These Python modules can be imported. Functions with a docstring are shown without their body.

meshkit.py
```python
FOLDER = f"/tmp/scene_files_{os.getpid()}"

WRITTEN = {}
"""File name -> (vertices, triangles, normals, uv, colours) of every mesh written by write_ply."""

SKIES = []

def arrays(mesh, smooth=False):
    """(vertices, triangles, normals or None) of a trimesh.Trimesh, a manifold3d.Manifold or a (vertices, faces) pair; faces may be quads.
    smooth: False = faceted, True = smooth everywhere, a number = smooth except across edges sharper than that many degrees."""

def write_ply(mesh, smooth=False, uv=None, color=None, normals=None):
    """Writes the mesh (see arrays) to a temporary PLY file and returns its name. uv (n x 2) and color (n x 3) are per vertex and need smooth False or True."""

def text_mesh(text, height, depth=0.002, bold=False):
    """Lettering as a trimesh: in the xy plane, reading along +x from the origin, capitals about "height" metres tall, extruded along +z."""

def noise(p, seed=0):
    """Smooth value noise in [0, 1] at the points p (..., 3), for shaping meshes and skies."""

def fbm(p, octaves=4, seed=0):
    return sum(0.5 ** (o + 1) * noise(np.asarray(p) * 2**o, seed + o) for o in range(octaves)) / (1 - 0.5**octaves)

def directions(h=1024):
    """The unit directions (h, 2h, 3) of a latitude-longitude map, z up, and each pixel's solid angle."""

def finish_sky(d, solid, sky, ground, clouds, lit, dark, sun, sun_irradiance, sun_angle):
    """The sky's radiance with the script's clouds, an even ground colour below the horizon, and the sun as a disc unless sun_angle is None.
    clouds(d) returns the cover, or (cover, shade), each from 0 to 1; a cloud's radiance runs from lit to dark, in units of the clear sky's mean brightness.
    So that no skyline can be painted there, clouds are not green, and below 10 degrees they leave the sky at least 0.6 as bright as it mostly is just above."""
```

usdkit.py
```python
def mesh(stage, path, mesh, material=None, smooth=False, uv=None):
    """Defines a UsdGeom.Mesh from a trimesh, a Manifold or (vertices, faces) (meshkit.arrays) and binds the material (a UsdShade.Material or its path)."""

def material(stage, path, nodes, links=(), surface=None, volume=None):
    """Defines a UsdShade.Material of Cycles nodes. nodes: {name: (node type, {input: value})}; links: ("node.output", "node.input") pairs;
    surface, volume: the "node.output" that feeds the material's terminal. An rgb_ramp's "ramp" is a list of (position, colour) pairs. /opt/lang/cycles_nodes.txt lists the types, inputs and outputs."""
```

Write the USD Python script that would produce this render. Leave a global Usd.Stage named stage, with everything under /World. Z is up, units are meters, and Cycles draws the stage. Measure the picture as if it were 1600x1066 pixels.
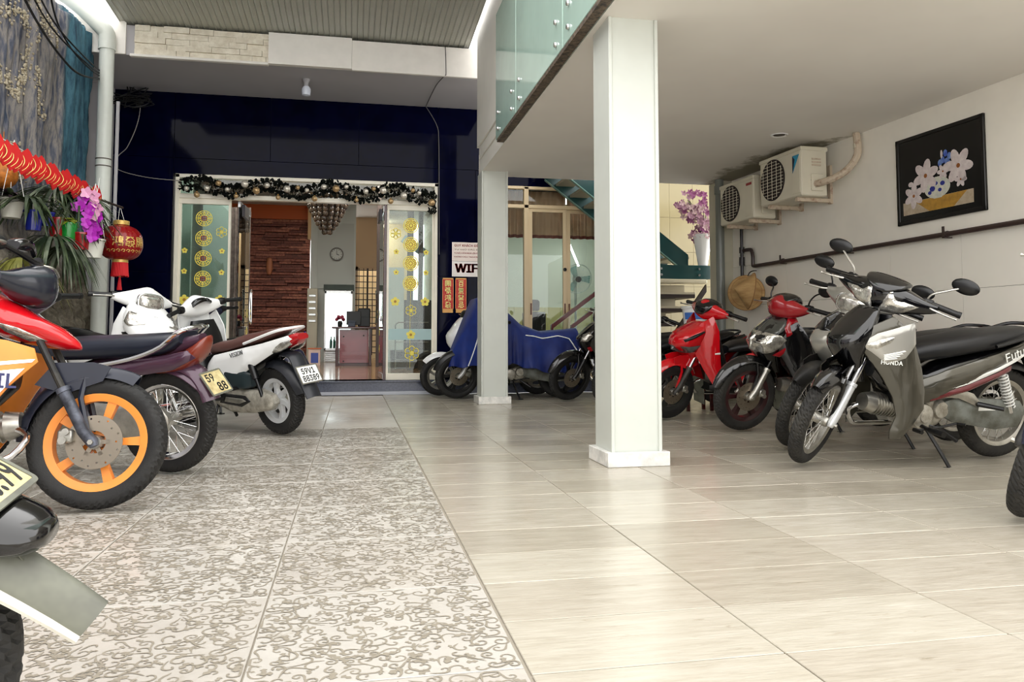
import math, random, colorsys
import numpy as np, trimesh, shapely, manifold3d as m3
import usdkit, meshkit
from shapely.geometry import Polygon, Point, LineString
from pxr import Usd, UsdGeom, UsdLux, UsdShade, Gf, Sdf

stage = Usd.Stage.CreateInMemory()
UsdGeom.SetStageUpAxis(stage, 'Z'); UsdGeom.SetStageMetersPerUnit(stage, 1.0)
UsdGeom.Xform.Define(stage, '/World')
pi = math.pi

# ------------------------------------------------------------------ camera
FPX, PPY = 1240.0, 452.0                       # focal length in pixels, principal row of the 1600 x 1066 frame
cam = UsdGeom.Camera.Define(stage, '/World/camera')
cam.CreateHorizontalApertureAttr(36.0)
cam.CreateFocalLengthAttr(36.0 * FPX / 1600)
cam.CreateVerticalApertureOffsetAttr(-36.0 * (533 - PPY) / 1600)
cam.CreateFStopAttr(0.0)
cam.CreateClippingRangeAttr(Gf.Vec2f(0.05, 500))
cam.AddTranslateOp().Set(Gf.Vec3d(0, 0, 0.75))
cam.AddRotateZOp().Set(-11.333)
cam.AddRotateXOp().Set(90 + 3.5533)
cam.CreateExposureAttr(0.0)

# ------------------------------------------------------------------ sky
dome = UsdLux.DomeLight.Define(stage, '/World/sky')
dome.CreateIntensityAttr(1.0)
dome.CreateColorAttr(Gf.Vec3f(1.0, 0.985, 0.965))

# ------------------------------------------------------------------ materials
def lin(c):
    c = np.array(c, float) / 255
    return tuple(np.where(c < .04045, c / 12.92, ((c + .055) / 1.055) ** 2.4))
MATS = {}
def mat(name, rgb, rough=.5, metal=0, coat=0, spec=.5, vary=0, scale=6, bump=0, bscale=60, rgb2=None, stretch=None, coords='object', extra=None, ramp=None, detail=4):
    """principled, colour rgb (sRGB) mottled towards rgb2 (or a darker rgb) by noise; bump relief by noise."""
    if name in MATS: return MATS[name]
    c = lin(rgb)
    pr = {'roughness': rough, 'metallic': metal, 'coat_weight': coat, 'specular_ior_level': spec, 'base_color': c}
    pr.update(extra or {})
    n, l = {'p': ('principled_bsdf', pr)}, []
    if vary or rgb2 is not None or bump:
        n['tc'] = ('texture_coordinate', {})
        src = 'tc.' + coords
        if coords == 'world': n['tc'] = ('geometry', {}); src = 'tc.position'
        if stretch: n['mp'] = ('mapping', {'scale': stretch}); l.append((src, 'mp.vector')); src = 'mp.vector'
    if vary or rgb2 is not None:
        c2 = lin(rgb2) if rgb2 is not None else tuple(np.array(c) * (1 - vary))
        n['n'] = ('noise_texture', {'scale': scale, 'detail': float(detail), 'roughness': .6})
        n['r'] = ('rgb_ramp', {'ramp': [(ramp[0] if ramp else .35, c), (ramp[1] if ramp else .68, c2)]})
        l += [(src, 'n.vector'), ('n.fac', 'r.fac'), ('r.color', 'p.base_color')]
    if bump:
        n['bn'] = ('noise_texture', {'scale': bscale, 'detail': 3.0})
        n['b'] = ('bump', {'distance': bump, 'strength': 1.0})
        l += [(src, 'bn.vector'), ('bn.fac', 'b.height'), ('b.normal', 'p.normal')]
    MATS[name] = usdkit.material(stage, '/World/Looks/' + name, n, l, surface='p.BSDF')
    return MATS[name]
def emit(name, rgb, strength):
    if name not in MATS:
        MATS[name] = usdkit.material(stage, '/World/Looks/' + name, {'e': ('emission', {'color': lin(rgb), 'strength': strength})}, [], surface='e.emission')
    return MATS[name]
def pane_mat(name, tint=(1, 1, 1), refl=1.0, rough=.0):
    if name not in MATS:
        MATS[name] = usdkit.material(stage, '/World/Looks/' + name, {
            'f': ('fresnel', {'IOR': 1.45}), 'm': ('math', {'math_type': 'multiply', 'value2': refl}), 't': ('transparent_bsdf', {'color': tint}),
            'g': ('glossy_bsdf', {'color': (1, 1, 1), 'roughness': rough}), 'x': ('mix_closure', {})},
            [('f.fac', 'm.value1'), ('m.value', 'x.fac'), ('t.BSDF', 'x.closure1'), ('g.BSDF', 'x.closure2')], surface='x.closure')
    return MATS[name]
def leaf_mat(name, rgb, rgb2):
    if name not in MATS:
        MATS[name] = usdkit.material(stage, '/World/Looks/' + name, {
            'tc': ('texture_coordinate', {}), 'n': ('noise_texture', {'scale': 9.0}), 'r': ('rgb_ramp', {'ramp': [(.35, lin(rgb)), (.65, lin(rgb2))]}),
            'p': ('principled_bsdf', {'roughness': .45}), 't': ('translucent_bsdf', {}), 'x': ('mix_closure', {'fac': .25})},
            [('tc.object', 'n.vector'), ('n.fac', 'r.fac'), ('r.color', 'p.base_color'), ('r.color', 't.color'), ('p.BSDF', 'x.closure1'), ('t.BSDF', 'x.closure2')], surface='x.closure')
    return MATS[name]

# ------------------------------------------------------------------ naming, things and parts
COUNT = {}
def numbered(parent, name):
    k = COUNT.get((parent, name), 0); COUNT[(parent, name)] = k + 1
    return f'{parent}/{name}' + (f'_{k:03d}' if k else '')
def keys(p, **kw):
    for k, v in kw.items():
        if v: p.SetCustomDataByKey(k, v)
def thing(name, label, cat, loc=(0, 0, 0), rz=0, lean=0, group=None, kind=None):
    x = UsdGeom.Xform.Define(stage, numbered('/World', name)); x.AddTranslateOp().Set(Gf.Vec3d(*map(float, loc)))
    if rz: x.AddRotateZOp().Set(float(rz))
    if lean: x.AddRotateXOp().Set(float(lean))
    keys(x.GetPrim(), label=label, category=cat, group=group, kind=kind)
    return str(x.GetPath())
def part(parent, name, mesh, m, smooth=35, label=None, kind=None):
    if isinstance(mesh, list): mesh = cat(mesh)
    p = usdkit.mesh(stage, numbered(parent, name), mesh, m, smooth=smooth)
    keys(p.GetPrim(), label=label, kind=kind)
    return str(p.GetPath())
def single(name, label, cat, mesh, m, smooth=35, group=None, kind=None):
    p = part('/World', name, mesh, m, smooth)
    keys(stage.GetPrimAtPath(p), label=label, category=cat, group=group, kind=kind)
    return p
def struct(name, mesh, m, label, cat='structure', smooth=35):
    p = part('/World', name, mesh, m, smooth); keys(stage.GetPrimAtPath(p), label=label, category=cat, kind='structure')
    return p
def copy(root, loc, rz=0, label=None, group=None, scale=None):
    src = stage.GetPrimAtPath(root); was = src.GetCustomData()
    base = src.GetName(); base = base[:-4] if base[-4:-3] == '_' and base[-3:].isdigit() else base
    x = UsdGeom.Xform.Define(stage, numbered('/World', base)); p = x.GetPrim()
    p.GetReferences().AddInternalReference(src.GetPath()); p.SetInstanceable(True)
    x.ClearXformOpOrder(); x = UsdGeom.Xformable(p)
    x.SetXformOpOrder([])
    op = x.AddTranslateOp(opSuffix='c'); op.Set(Gf.Vec3d(*map(float, loc))); ops = [op]
    if rz: o2 = x.AddRotateZOp(opSuffix='c'); o2.Set(float(rz)); ops.append(o2)
    if scale: o3 = x.AddScaleOp(opSuffix='c'); o3.Set(Gf.Vec3f(*scale)); ops.append(o3)
    x.SetXformOpOrder(ops)
    keys(p, label=label or was['label'], category=was['category'], group=group or was.get('group'))
    return str(p.GetPath())

# ------------------------------------------------------------------ shapes
def T(v, f):
    f = np.asarray(f)
    if f.ndim == 2 and f.shape[1] == 4: f = np.vstack([f[:, :3], f[:, [0, 2, 3]]])
    return trimesh.Trimesh(np.asarray(v, float), f, process=False)
def cat(ms): return trimesh.util.concatenate([to_t(m) for m in ms])
def to_t(m):
    if hasattr(m, 'to_mesh'):
        q = m.to_mesh(); return T(np.array(q.vert_properties[:, :3], float), np.array(q.tri_verts))
    return m
def box(x0, x1, y0, y1, z0, z1, bev=0):
    x0, x1 = sorted((x0, x1)); y0, y1 = sorted((y0, y1)); z0, z1 = sorted((z0, z1))
    if bev:
        b = bev
        p = [(x, y, z) for x in (x0, x1) for y in (y0, y1) for z in (z0, z1)]
        pts = []
        for x, y, z in p:
            sx, sy, sz = (1 if x == x0 else -1), (1 if y == y0 else -1), (1 if z == z0 else -1)
            pts += [(x, y + sy * b, z + sz * b), (x + sx * b, y, z + sz * b), (x + sx * b, y + sy * b, z)]
        return to_t(m3.Manifold.hull_points(np.array(pts)))
    m = trimesh.creation.box([x1 - x0, y1 - y0, z1 - z0]); m.apply_translation([(x0 + x1) / 2, (y0 + y1) / 2, (z0 + z1) / 2]); return m
def frame_of(d):
    d = np.asarray(d, float); d = d / np.linalg.norm(d)
    a = np.cross(d, [0, 0, 1.0] if abs(d[2]) < .9 else [1.0, 0, 0]); a /= np.linalg.norm(a)
    return a, np.cross(d, a), d
def tube(pts, r, n=8, cap=True, sx=1.0):
    p = np.asarray(pts, float); r = np.broadcast_to(np.asarray(r, float), (len(p),))
    t = np.gradient(p, axis=0); t /= np.linalg.norm(t, axis=1, keepdims=True) + 1e-12
    a, b, _ = frame_of(t[0]); V = []; th = np.arange(n) * 2 * pi / n
    for i in range(len(p)):
        a = a - t[i] * (a @ t[i]); a /= np.linalg.norm(a) + 1e-12; b = np.cross(t[i], a)
        V.append(p[i] + r[i] * (np.cos(th)[:, None] * a * sx + np.sin(th)[:, None] * b))
    V = np.vstack(V); i, j = np.meshgrid(np.arange(len(p) - 1), np.arange(n), indexing='ij')
    q = np.stack([i * n + j, i * n + (j + 1) % n, (i + 1) * n + (j + 1) % n, (i + 1) * n + j], -1).reshape(-1, 4)
    F = np.vstack([q[:, [0, 1, 2]], q[:, [0, 2, 3]]])
    if cap:
        V = np.vstack([V, p[0], p[-1]]); e = len(V); k = np.arange(n); l0 = (len(p) - 1) * n
        F = np.vstack([F, np.stack([(k + 1) % n, k, np.full(n, e - 2)], 1), np.stack([l0 + k, l0 + (k + 1) % n, np.full(n, e - 1)], 1)])
    return T(V, F)
def smoothpath(pts, n=24):
    p = np.asarray(pts, float); s = np.r_[0, np.cumsum(np.linalg.norm(np.diff(p, axis=0), axis=1))]
    if len(p) < 3: return np.stack([np.interp(np.linspace(0, s[-1], n), s, p[:, k]) for k in range(p.shape[1])], 1)
    from scipy.interpolate import CubicSpline, PchipInterpolator
    return PchipInterpolator(s, p, axis=0)(np.linspace(0, s[-1], n))
def curve(pts, r, n=24, sides=8, **k): return tube(smoothpath(pts, n), r, sides, **k)
def lathe(prof, n=24, axis='z', c=(0, 0, 0), arc=2 * pi):
    """prof: (radius, height) pairs round the axis."""
    pr = np.asarray(prof, float); full = arc > 6.28; m = n if full else n + 1
    th = np.arange(m) * arc / n
    x, y = pr[:, 0][None] * np.cos(th)[:, None], pr[:, 0][None] * np.sin(th)[:, None]; h = np.broadcast_to(pr[:, 1], x.shape)
    V = np.stack([x, y, h], -1).reshape(-1, 3); k = len(pr)
    i, j = np.meshgrid(np.arange(n), np.arange(k - 1), indexing='ij'); i2 = (i + 1) % m
    q = np.stack([i * k + j, i2 * k + j, i2 * k + j + 1, i * k + j + 1], -1).reshape(-1, 4)
    if axis == 'y': V = V[:, [0, 2, 1]] * [1, 1, 1]; q = q[:, ::-1]
    if axis == 'x': V = V[:, [2, 0, 1]]
    return T(V + np.asarray(c, float), q)
def loft(st, n=20, pw=2.4, cap=True):
    """st: (x, y, z, half width, half height[, power]) sections in the yz plane, front to back or back to front."""
    th = np.arange(n) * 2 * pi / n; V = []
    for s in st:
        x, y, z, w, h = s[:5]; e = 2.0 / (s[5] if len(s) > 5 else pw)
        c, d = np.cos(th), np.sin(th)
        V.append(np.stack([np.full(n, x), y + w * np.sign(c) * np.abs(c) ** e, z + h * np.sign(d) * np.abs(d) ** e], 1))
    k = len(V); C0, C1 = V[0].mean(0), V[-1].mean(0); V = np.vstack(V)
    i, j = np.meshgrid(np.arange(k - 1), np.arange(n), indexing='ij')
    q = np.stack([i * n + j, i * n + (j + 1) % n, (i + 1) * n + (j + 1) % n, (i + 1) * n + j], -1).reshape(-1, 4)
    F = np.vstack([q[:, [0, 1, 2]], q[:, [0, 2, 3]]])
    if cap:
        V = np.vstack([V, C0, C1]); e = len(V); kk = np.arange(n); l0 = (k - 1) * n
        F = np.vstack([F, np.stack([(kk + 1) % n, kk, np.full(n, e - 2)], 1), np.stack([l0 + kk, l0 + (kk + 1) % n, np.full(n, e - 1)], 1)])
    m = T(V, F)
    if m.volume < 0: m.invert()
    return m
def sloft(st, k=14, **kw):
    """loft through smoothly interpolated sections"""
    return loft(smoothpath([tuple(s) for s in st], k), **kw)
def extrude(poly, h, holes=(), z0=0):
    cs = m3.CrossSection([np.array(poly, float)] + [np.array(q, float) for q in holes], m3.FillRule.EvenOdd)
    m = to_t(m3.Manifold.extrude(cs, h)); m.apply_translation([0, 0, z0]); return m
def xz(m, y=0):
    """a mesh drawn in xy and extruded along z, stood up into the xz plane, thickness towards -y"""
    m = m.copy(); v = m.vertices.copy(); m.vertices = np.stack([v[:, 0], y - v[:, 2], v[:, 1]], 1); return m
def place(m, o, u, v):
    m = m.copy(); u, v = np.asarray(u, float), np.asarray(v, float); u = u / np.linalg.norm(u); v = v - u * (u @ v); v /= np.linalg.norm(v)
    w = np.cross(u, v); m.vertices = np.asarray(o, float) + m.vertices @ np.stack([u, v, w]); return m
def rot(m, ang, axis, pt=(0, 0, 0)):
    m = m.copy(); m.apply_transform(trimesh.transformations.rotation_matrix(math.radians(ang), axis, pt)); return m
def move(m, d): m = m.copy(); m.apply_translation(d); return m
def panel(poly, y, th=.008, side=1, yf=None, bulge=0, width=.05, ref=.03):
    """a body panel: outline poly in (x, z), standing at distance y(+yf(x,z)) on one side, its rim rounded in over `width` by `bulge`."""
    cs = m3.CrossSection([np.array(poly, float)], m3.FillRule.EvenOdd)
    m = to_t(m3.Manifold.extrude(cs, th).refine_to_length(ref)); v = m.vertices
    d = np.zeros(len(v))
    if bulge:
        ring = LineString(list(poly) + [poly[0]]); dd = shapely.distance(ring, shapely.points(v[:, 0], v[:, 1]))
        q = np.clip(dd / width, 0, 1); d = bulge * np.sqrt(1 - (1 - q) ** 2)
    yy = y + v[:, 2] + d + (yf(v[:, 0], v[:, 1]) if yf else 0)
    m.vertices = np.stack([v[:, 0], side * yy, v[:, 1]], 1)
    if m.volume < 0: m.invert()
    return m
def ribbon(pts, w, t=.0006, up=(0, 0, 1)):
    """flat strip in the plane normal to up"""
    p = np.asarray(pts, float); w = np.broadcast_to(np.asarray(w, float), (len(p),)); d = np.gradient(p, axis=0)
    s = np.cross(up, d); s /= np.linalg.norm(s, axis=1, keepdims=True) + 1e-12
    a, b = p + s * w[:, None] / 2, p - s * w[:, None] / 2
    V = np.empty((2 * len(p), 3)); V[0::2], V[1::2] = a, b
    i = np.arange(len(p) - 1) * 2
    return T(V, np.stack([i + 1, i + 3, i + 2, i], 1))
def blob(c, r, sub=1, sq=(1, 1, 1)):
    m = trimesh.creation.icosphere(sub, r); m.vertices = m.vertices * sq + np.asarray(c, float); return m
def stroke(segs, o, u, v, size, w, d=.002):
    """lettering from strokes: segs = lists of points in a 0..1 box"""
    out = []
    for s in segs:
        cs = LineString(s).buffer(w / 2, cap_style=2, join_style=2)
        out.append(extrude(list(cs.exterior.coords)[:-1], d / size))
    m = cat(out); m.vertices[:, :2] *= size; m.vertices[:, 2] *= size
    return place(m, o, u, v)
def write(s, h, o, u, v, bold=False, d=.0015, w=None):
    m = meshkit.text_mesh(s, h, d, bold)
    if w: m.vertices[:, 0] *= w / np.ptp(m.vertices[:, 0])
    return place(m, o, u, v)
# ================================================================== THE ROOM
CZ = 2.70            # ceiling over the parking bays
WY = 10.82           # front wall of the house
RX0, RDIR = 5.085, -.0543          # right wall: x = RX0 + RDIR * y
def rx(y): return RX0 + RDIR * y
M_wall = mat('white_paint', (236, 234, 226), .55, vary=.05, scale=2.5, coords='world', spec=.3)
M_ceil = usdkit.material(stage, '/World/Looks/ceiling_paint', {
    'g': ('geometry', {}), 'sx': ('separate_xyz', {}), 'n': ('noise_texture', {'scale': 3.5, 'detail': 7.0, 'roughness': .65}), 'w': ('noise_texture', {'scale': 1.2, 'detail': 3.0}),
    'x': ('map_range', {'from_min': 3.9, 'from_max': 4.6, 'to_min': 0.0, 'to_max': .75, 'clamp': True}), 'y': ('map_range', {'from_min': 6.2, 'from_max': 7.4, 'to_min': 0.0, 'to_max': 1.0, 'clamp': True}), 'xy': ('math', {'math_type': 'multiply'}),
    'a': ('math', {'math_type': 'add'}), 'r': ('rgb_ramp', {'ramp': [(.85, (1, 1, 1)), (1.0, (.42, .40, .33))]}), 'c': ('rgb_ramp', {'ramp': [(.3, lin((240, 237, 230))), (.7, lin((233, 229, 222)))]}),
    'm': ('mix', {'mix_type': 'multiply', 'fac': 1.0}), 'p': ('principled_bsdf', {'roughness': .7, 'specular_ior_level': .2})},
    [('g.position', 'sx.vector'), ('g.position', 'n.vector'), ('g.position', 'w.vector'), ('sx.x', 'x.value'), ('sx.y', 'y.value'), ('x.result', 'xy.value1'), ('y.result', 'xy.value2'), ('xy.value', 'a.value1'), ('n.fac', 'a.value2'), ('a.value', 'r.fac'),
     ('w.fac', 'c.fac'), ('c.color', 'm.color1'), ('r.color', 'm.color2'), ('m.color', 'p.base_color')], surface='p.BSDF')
M_grey = mat('grey_paint', (182, 180, 184), .7, vary=.05, scale=2, coords='world', spec=.2)
M_grout = mat('grout', (150, 142, 128), .8)
M_stone = mat('navy_stone', (5, 7, 36), .06, vary=.5, scale=3, coords='world', spec=.07)
M_pil = mat('pillar_paint', (206, 210, 202), .38, vary=.04, scale=5, coords='world')
M_marble = mat('marble_white', (240, 238, 232), .25, rgb2=(205, 205, 200), scale=14, coords='world')
M_frame = mat('cream_aluminium', (250, 244, 226), .35)
M_beige = mat('beige_aluminium', (226, 204, 164), .35)

# ---- floor: slab, patterned square tiles on the left, plank tiles on the right
floor = struct('floor', box(-5, 8, -4, WY + .05, -.12, -.006), M_grout, 'pale tiled parking floor, scroll-patterned on the left, plank tiles on the right', 'floor')
def tile_mat(name, a, b, rough, stretch, scale, bump, bscale, specks=None):
    n = {'g': ('geometry', {}), 'mp': ('mapping', {'scale': stretch}), 'n': ('noise_texture', {'scale': scale, 'detail': 5.0, 'roughness': .65}),
         'r': ('rgb_ramp', {'ramp': [(.3, lin(a)), (.7, lin(b))]}), 'bn': ('noise_texture', {'scale': bscale, 'detail': 4.0}), 'b': ('bump', {'distance': bump, 'strength': 1.0}),
         'p': ('principled_bsdf', {'specular_ior_level': .5}),
         'dn': ('noise_texture', {'scale': 1.1, 'detail': 3.0}), 'dr': ('map_range', {'from_min': .35, 'from_max': .7, 'to_min': rough - .05, 'to_max': rough + .1}),
         'sn': ('noise_texture', {'scale': 3.2, 'detail': 6.0, 'roughness': .7, 'distortion': .6}), 'sr': ('rgb_ramp', {'ramp': [(.60, (1, 1, 1)), (.66, (.86, .84, .80)), (.75, (.55, .52, .47))]}),
         'mx': ('mix', {'mix_type': 'multiply', 'fac': 1.0})}
    l = [('g.position', 'mp.vector'), ('mp.vector', 'n.vector'), ('n.fac', 'r.fac'), ('mp.vector', 'bn.vector'), ('bn.fac', 'b.height'), ('b.normal', 'p.normal'),
         ('g.position', 'dn.vector'), ('dn.fac', 'dr.value'), ('dr.result', 'p.roughness'), ('mp.vector', 'sn.vector'), ('sn.fac', 'sr.fac'),
         ('r.color', 'mx.color1'), ('sr.color', 'mx.color2'), ('mx.color', 'p.base_color')]
    return usdkit.material(stage, '/World/Looks/' + name, n, l, surface='p.BSDF')
M_plank = [tile_mat('plank_tile_' + w, a, b, .20, (1.6, 9, 1), 3.0, .0012, 9.0) for w, a, b in
           (('warm', (184, 177, 163), (164, 156, 140)), ('pale', (190, 184, 170), (171, 164, 148)), ('sand', (176, 169, 154), (156, 148, 132)))]
M_tile = [tile_mat('scroll_tile_' + w, a, b, .28, (1, 1, 1), 5.0, .0006, 40.0) for w, a, b in
          (('cream', (188, 183, 174), (178, 172, 163)), ('light', (191, 187, 179), (181, 176, 167)))]
M_scroll = mat('scroll_print', (144, 136, 121), .5, vary=.12, scale=30)
rng = random.Random(4)
def scrollwork(seed, S):
    """vine scrolls, buds and specks printed and moulded on one tile"""
    r = random.Random(seed); out = []; pts = []
    tries = 0
    while len(pts) < 175 and tries < 6000:
        tries += 1
        p = (r.uniform(.015, S - .015), r.uniform(.015, S - .015))
        if all((p[0] - q[0]) ** 2 + (p[1] - q[1]) ** 2 > .036 ** 2 for q in pts): pts.append(p)
    for kk, (x, y) in enumerate(pts):
        zc = .0003 + kk * 7e-6
        a0 = r.uniform(0, 2 * pi); s = r.choice((-1, 1)); R = r.uniform(.013, .030); turns = r.uniform(.45, 1.15)
        t = np.linspace(0, 1, 13); rad = R * (1 - .82 * t); ang = a0 + s * 2 * pi * turns * t
        px, py = x + rad * np.cos(ang), y + rad * np.sin(ang)
        # a tail leaving the spiral
        tx, ty = -math.sin(a0) * s, math.cos(a0) * s; L = r.uniform(.02, .055)
        tl = np.linspace(L, .006, 5); bend = r.uniform(-.5, .5)
        qx = px[0] - tx * tl + math.cos(a0) * bend * tl * tl / .05; qy = py[0] - ty * tl + math.sin(a0) * bend * tl * tl / .05
        X, Y = np.r_[qx, px], np.r_[qy, py]; w = np.interp(np.linspace(0, 1, len(X)), [0, .25, .8, 1], [.0015, .0065, .004, .0075])
        X, Y = np.clip(X, .004, S - .004), np.clip(Y, .004, S - .004)
        out.append(ribbon(np.stack([X, Y, np.full(len(X), zc)], 1), w))
        if r.random() < .9:                                     # leaf or bud
            b = r.uniform(0, 2 * pi); cx, cy = x + .03 * math.cos(b), y + .03 * math.sin(b); l = r.uniform(.016, .032)
            if .012 < cx < S - .012 and .012 < cy < S - .012:
                d = r.uniform(0, 2 * pi); k = np.array([-1, -.4, .1, .6, 1]); ww = np.array([.1, .8, .35, 1, .05]) * l * .8
                out.append(ribbon(np.stack([cx + k * l * .6 * math.cos(d), cy + k * l * .6 * math.sin(d), np.full(5, zc + 4e-6)], 1), ww))
    return cat(out)
TS, TR = .626, .629
SCROLLS = [scrollwork(s, TS - .006) for s in (1, 2, 3)]
for i, ix in enumerate((.398 - TS, .398 - 2 * TS, .398 - 3 * TS, .398 - 4 * TS, .398 - 5 * TS, .398 - 6 * TS)):
    for j in range(18):
        y0 = -.066 + j * TR
        if y0 + TR > WY: continue
        if y0 < .9 and ix < -1: continue
        if ix < -2.2 and y0 < 2: continue
        s = TS - .005
        m = box(ix, ix + s, y0, y0 + s + .003, -.006, -.0006 * rng.random(), .0016)
        t = part(floor, 'tile', m, M_tile[(i * 7 + j * 3) % 2], False)
        if y0 < 6.6 and ix > -2.2:
            sw = rot(SCROLLS[(i + j * 2) % 3], 90 * ((i * 3 + j) % 4), (0, 0, 1), ((TS - .006) / 2, (TS - .006) / 2, 0))
            part(t, 'scroll_pattern', move(sw, (ix, y0, 0)), M_scroll, False, kind='stuff')
PL, PW = .623, .3335
far = []
for i in range(9):
    x0 = .403 + i * PL; 
    for j in range(33):
        y0 = .115 + j * PW
        if y0 + PW > WY + .05 or x0 > rx(y0) - .02 or y0 < .6 - .0: continue
        if x0 > .99 * y0 + .5: continue
        x1 = min(x0 + PL, rx(y0 + .3)) - .004
        m = box(x0, x1, y0, y0 + PW - .0045, -.006, -.0007 * rng.random(), .0016)
        if y0 < 6.7: part(floor, 'plank_tile', m, M_plank[rng.randrange(3)], False)
        else: far.append(m)
part(floor, 'plank_tiles_beyond', far, M_plank[1], False, kind='stuff')

# ---- right wall with its large tiles
def rwall(y0, y1, z0, z1, d0=0, d1=.01):
    """slab standing on the right wall: d0..d1 in front of it"""
    v = [(rx(y) - d, y, z) for d in (d0, d1) for y in (y0, y1) for z in (z0, z1)]
    return to_t(m3.Manifold.hull_points(np.array(v)))
wall_right = struct('wall_right', rwall(1.5, 9.35, 0, CZ, -.15, 0), M_grout, 'long cream wall on the right behind the row of motorbikes', 'wall')
M_wt = mat('wall_tile', (250, 246, 235), .22, vary=.04, scale=2.0, coords='world')
M_plaster = mat('cream_plaster', (250, 246, 235), .6, vary=.06, scale=3.0, coords='world', spec=.3)
part(wall_right, 'plaster_band', rwall(1.5, 9.35, 1.62, CZ, 0, .006), M_plaster, False)
edges = [1.5 + .8 * k for k in range(11)]
for k in range(len(edges) - 1):
    for (z0, z1) in ((0, .385), (.388, .765), (.768, 1.142), (1.145, 1.617)):
        part(wall_right, 'wall_tile', rwall(edges[k] + .0025, min(edges[k + 1], 9.35) - .0005, z0, z1, 0, .008), M_wt, False)

# ---- ceiling slab of the parking bays and its fascia
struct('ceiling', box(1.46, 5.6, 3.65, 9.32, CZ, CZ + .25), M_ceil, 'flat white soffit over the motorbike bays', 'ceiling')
fas = struct('trim_1', box(1.47, 1.60, 5.5, 9.15, CZ + .25, 6.5), M_wall, 'white fascia beam above the mezzanine edge', 'fascia')
part(fas, 'fascia_board', box(1.455, 1.47, 2.9, 9.15, CZ - .004, CZ + .16), M_wall)
part(fas, 'fascia_board', box(1.44, 1.47, 5.5, 9.16, CZ + .163, CZ + .30), M_wall)
part(fas, 'fascia_board', box(1.42, 1.47, 5.5, 9.20, CZ + .303, 6.5), M_wall)
# green glass screen bolted in front of the fascia
M_green = mat('green_glass', (186, 216, 204), .08, coat=.3, vary=.12, scale=1.5, coords='world')
M_dkedge = mat('rusty_edge', (48, 44, 40), .7, rgb2=(120, 104, 86), scale=30, coords='world')
M_steel = mat('bright_steel', (210, 212, 212), .25, metal=1)
gl = thing('glass_screen', 'green glass railing panels bolted along the mezzanine edge', 'railing', (1.385, 0, CZ))
for y0, y1 in ((3.0, 4.05), (4.06, 5.1), (5.11, 6.68), (6.69, 7.68)):
    p = part(gl, 'glass_panel', box(-.012, 0, y0, y1 - .006, .02, 1.3, .003), M_green)
    for yy in (y0 + .16, y1 - .16):
        for zz in (.10, .26):
            part(p, 'bolt', lathe([(0, -.03), (.016, -.03), (.019, -.022), (.019, -.014), (.01, -.012), (.01, .06)], 12, 'x', (0, yy, zz)), M_steel)
part(gl, 'edge_channel', box(-.01, .055, 3.0, 7.62, -.012, .018), M_dkedge)

struct('ceiling_stairwell', box(1.9, 5.7, 9.33, 10.9, 4.35, 4.5), M_ceil, 'soffit high over the outer stair', 'ceiling')
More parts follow.
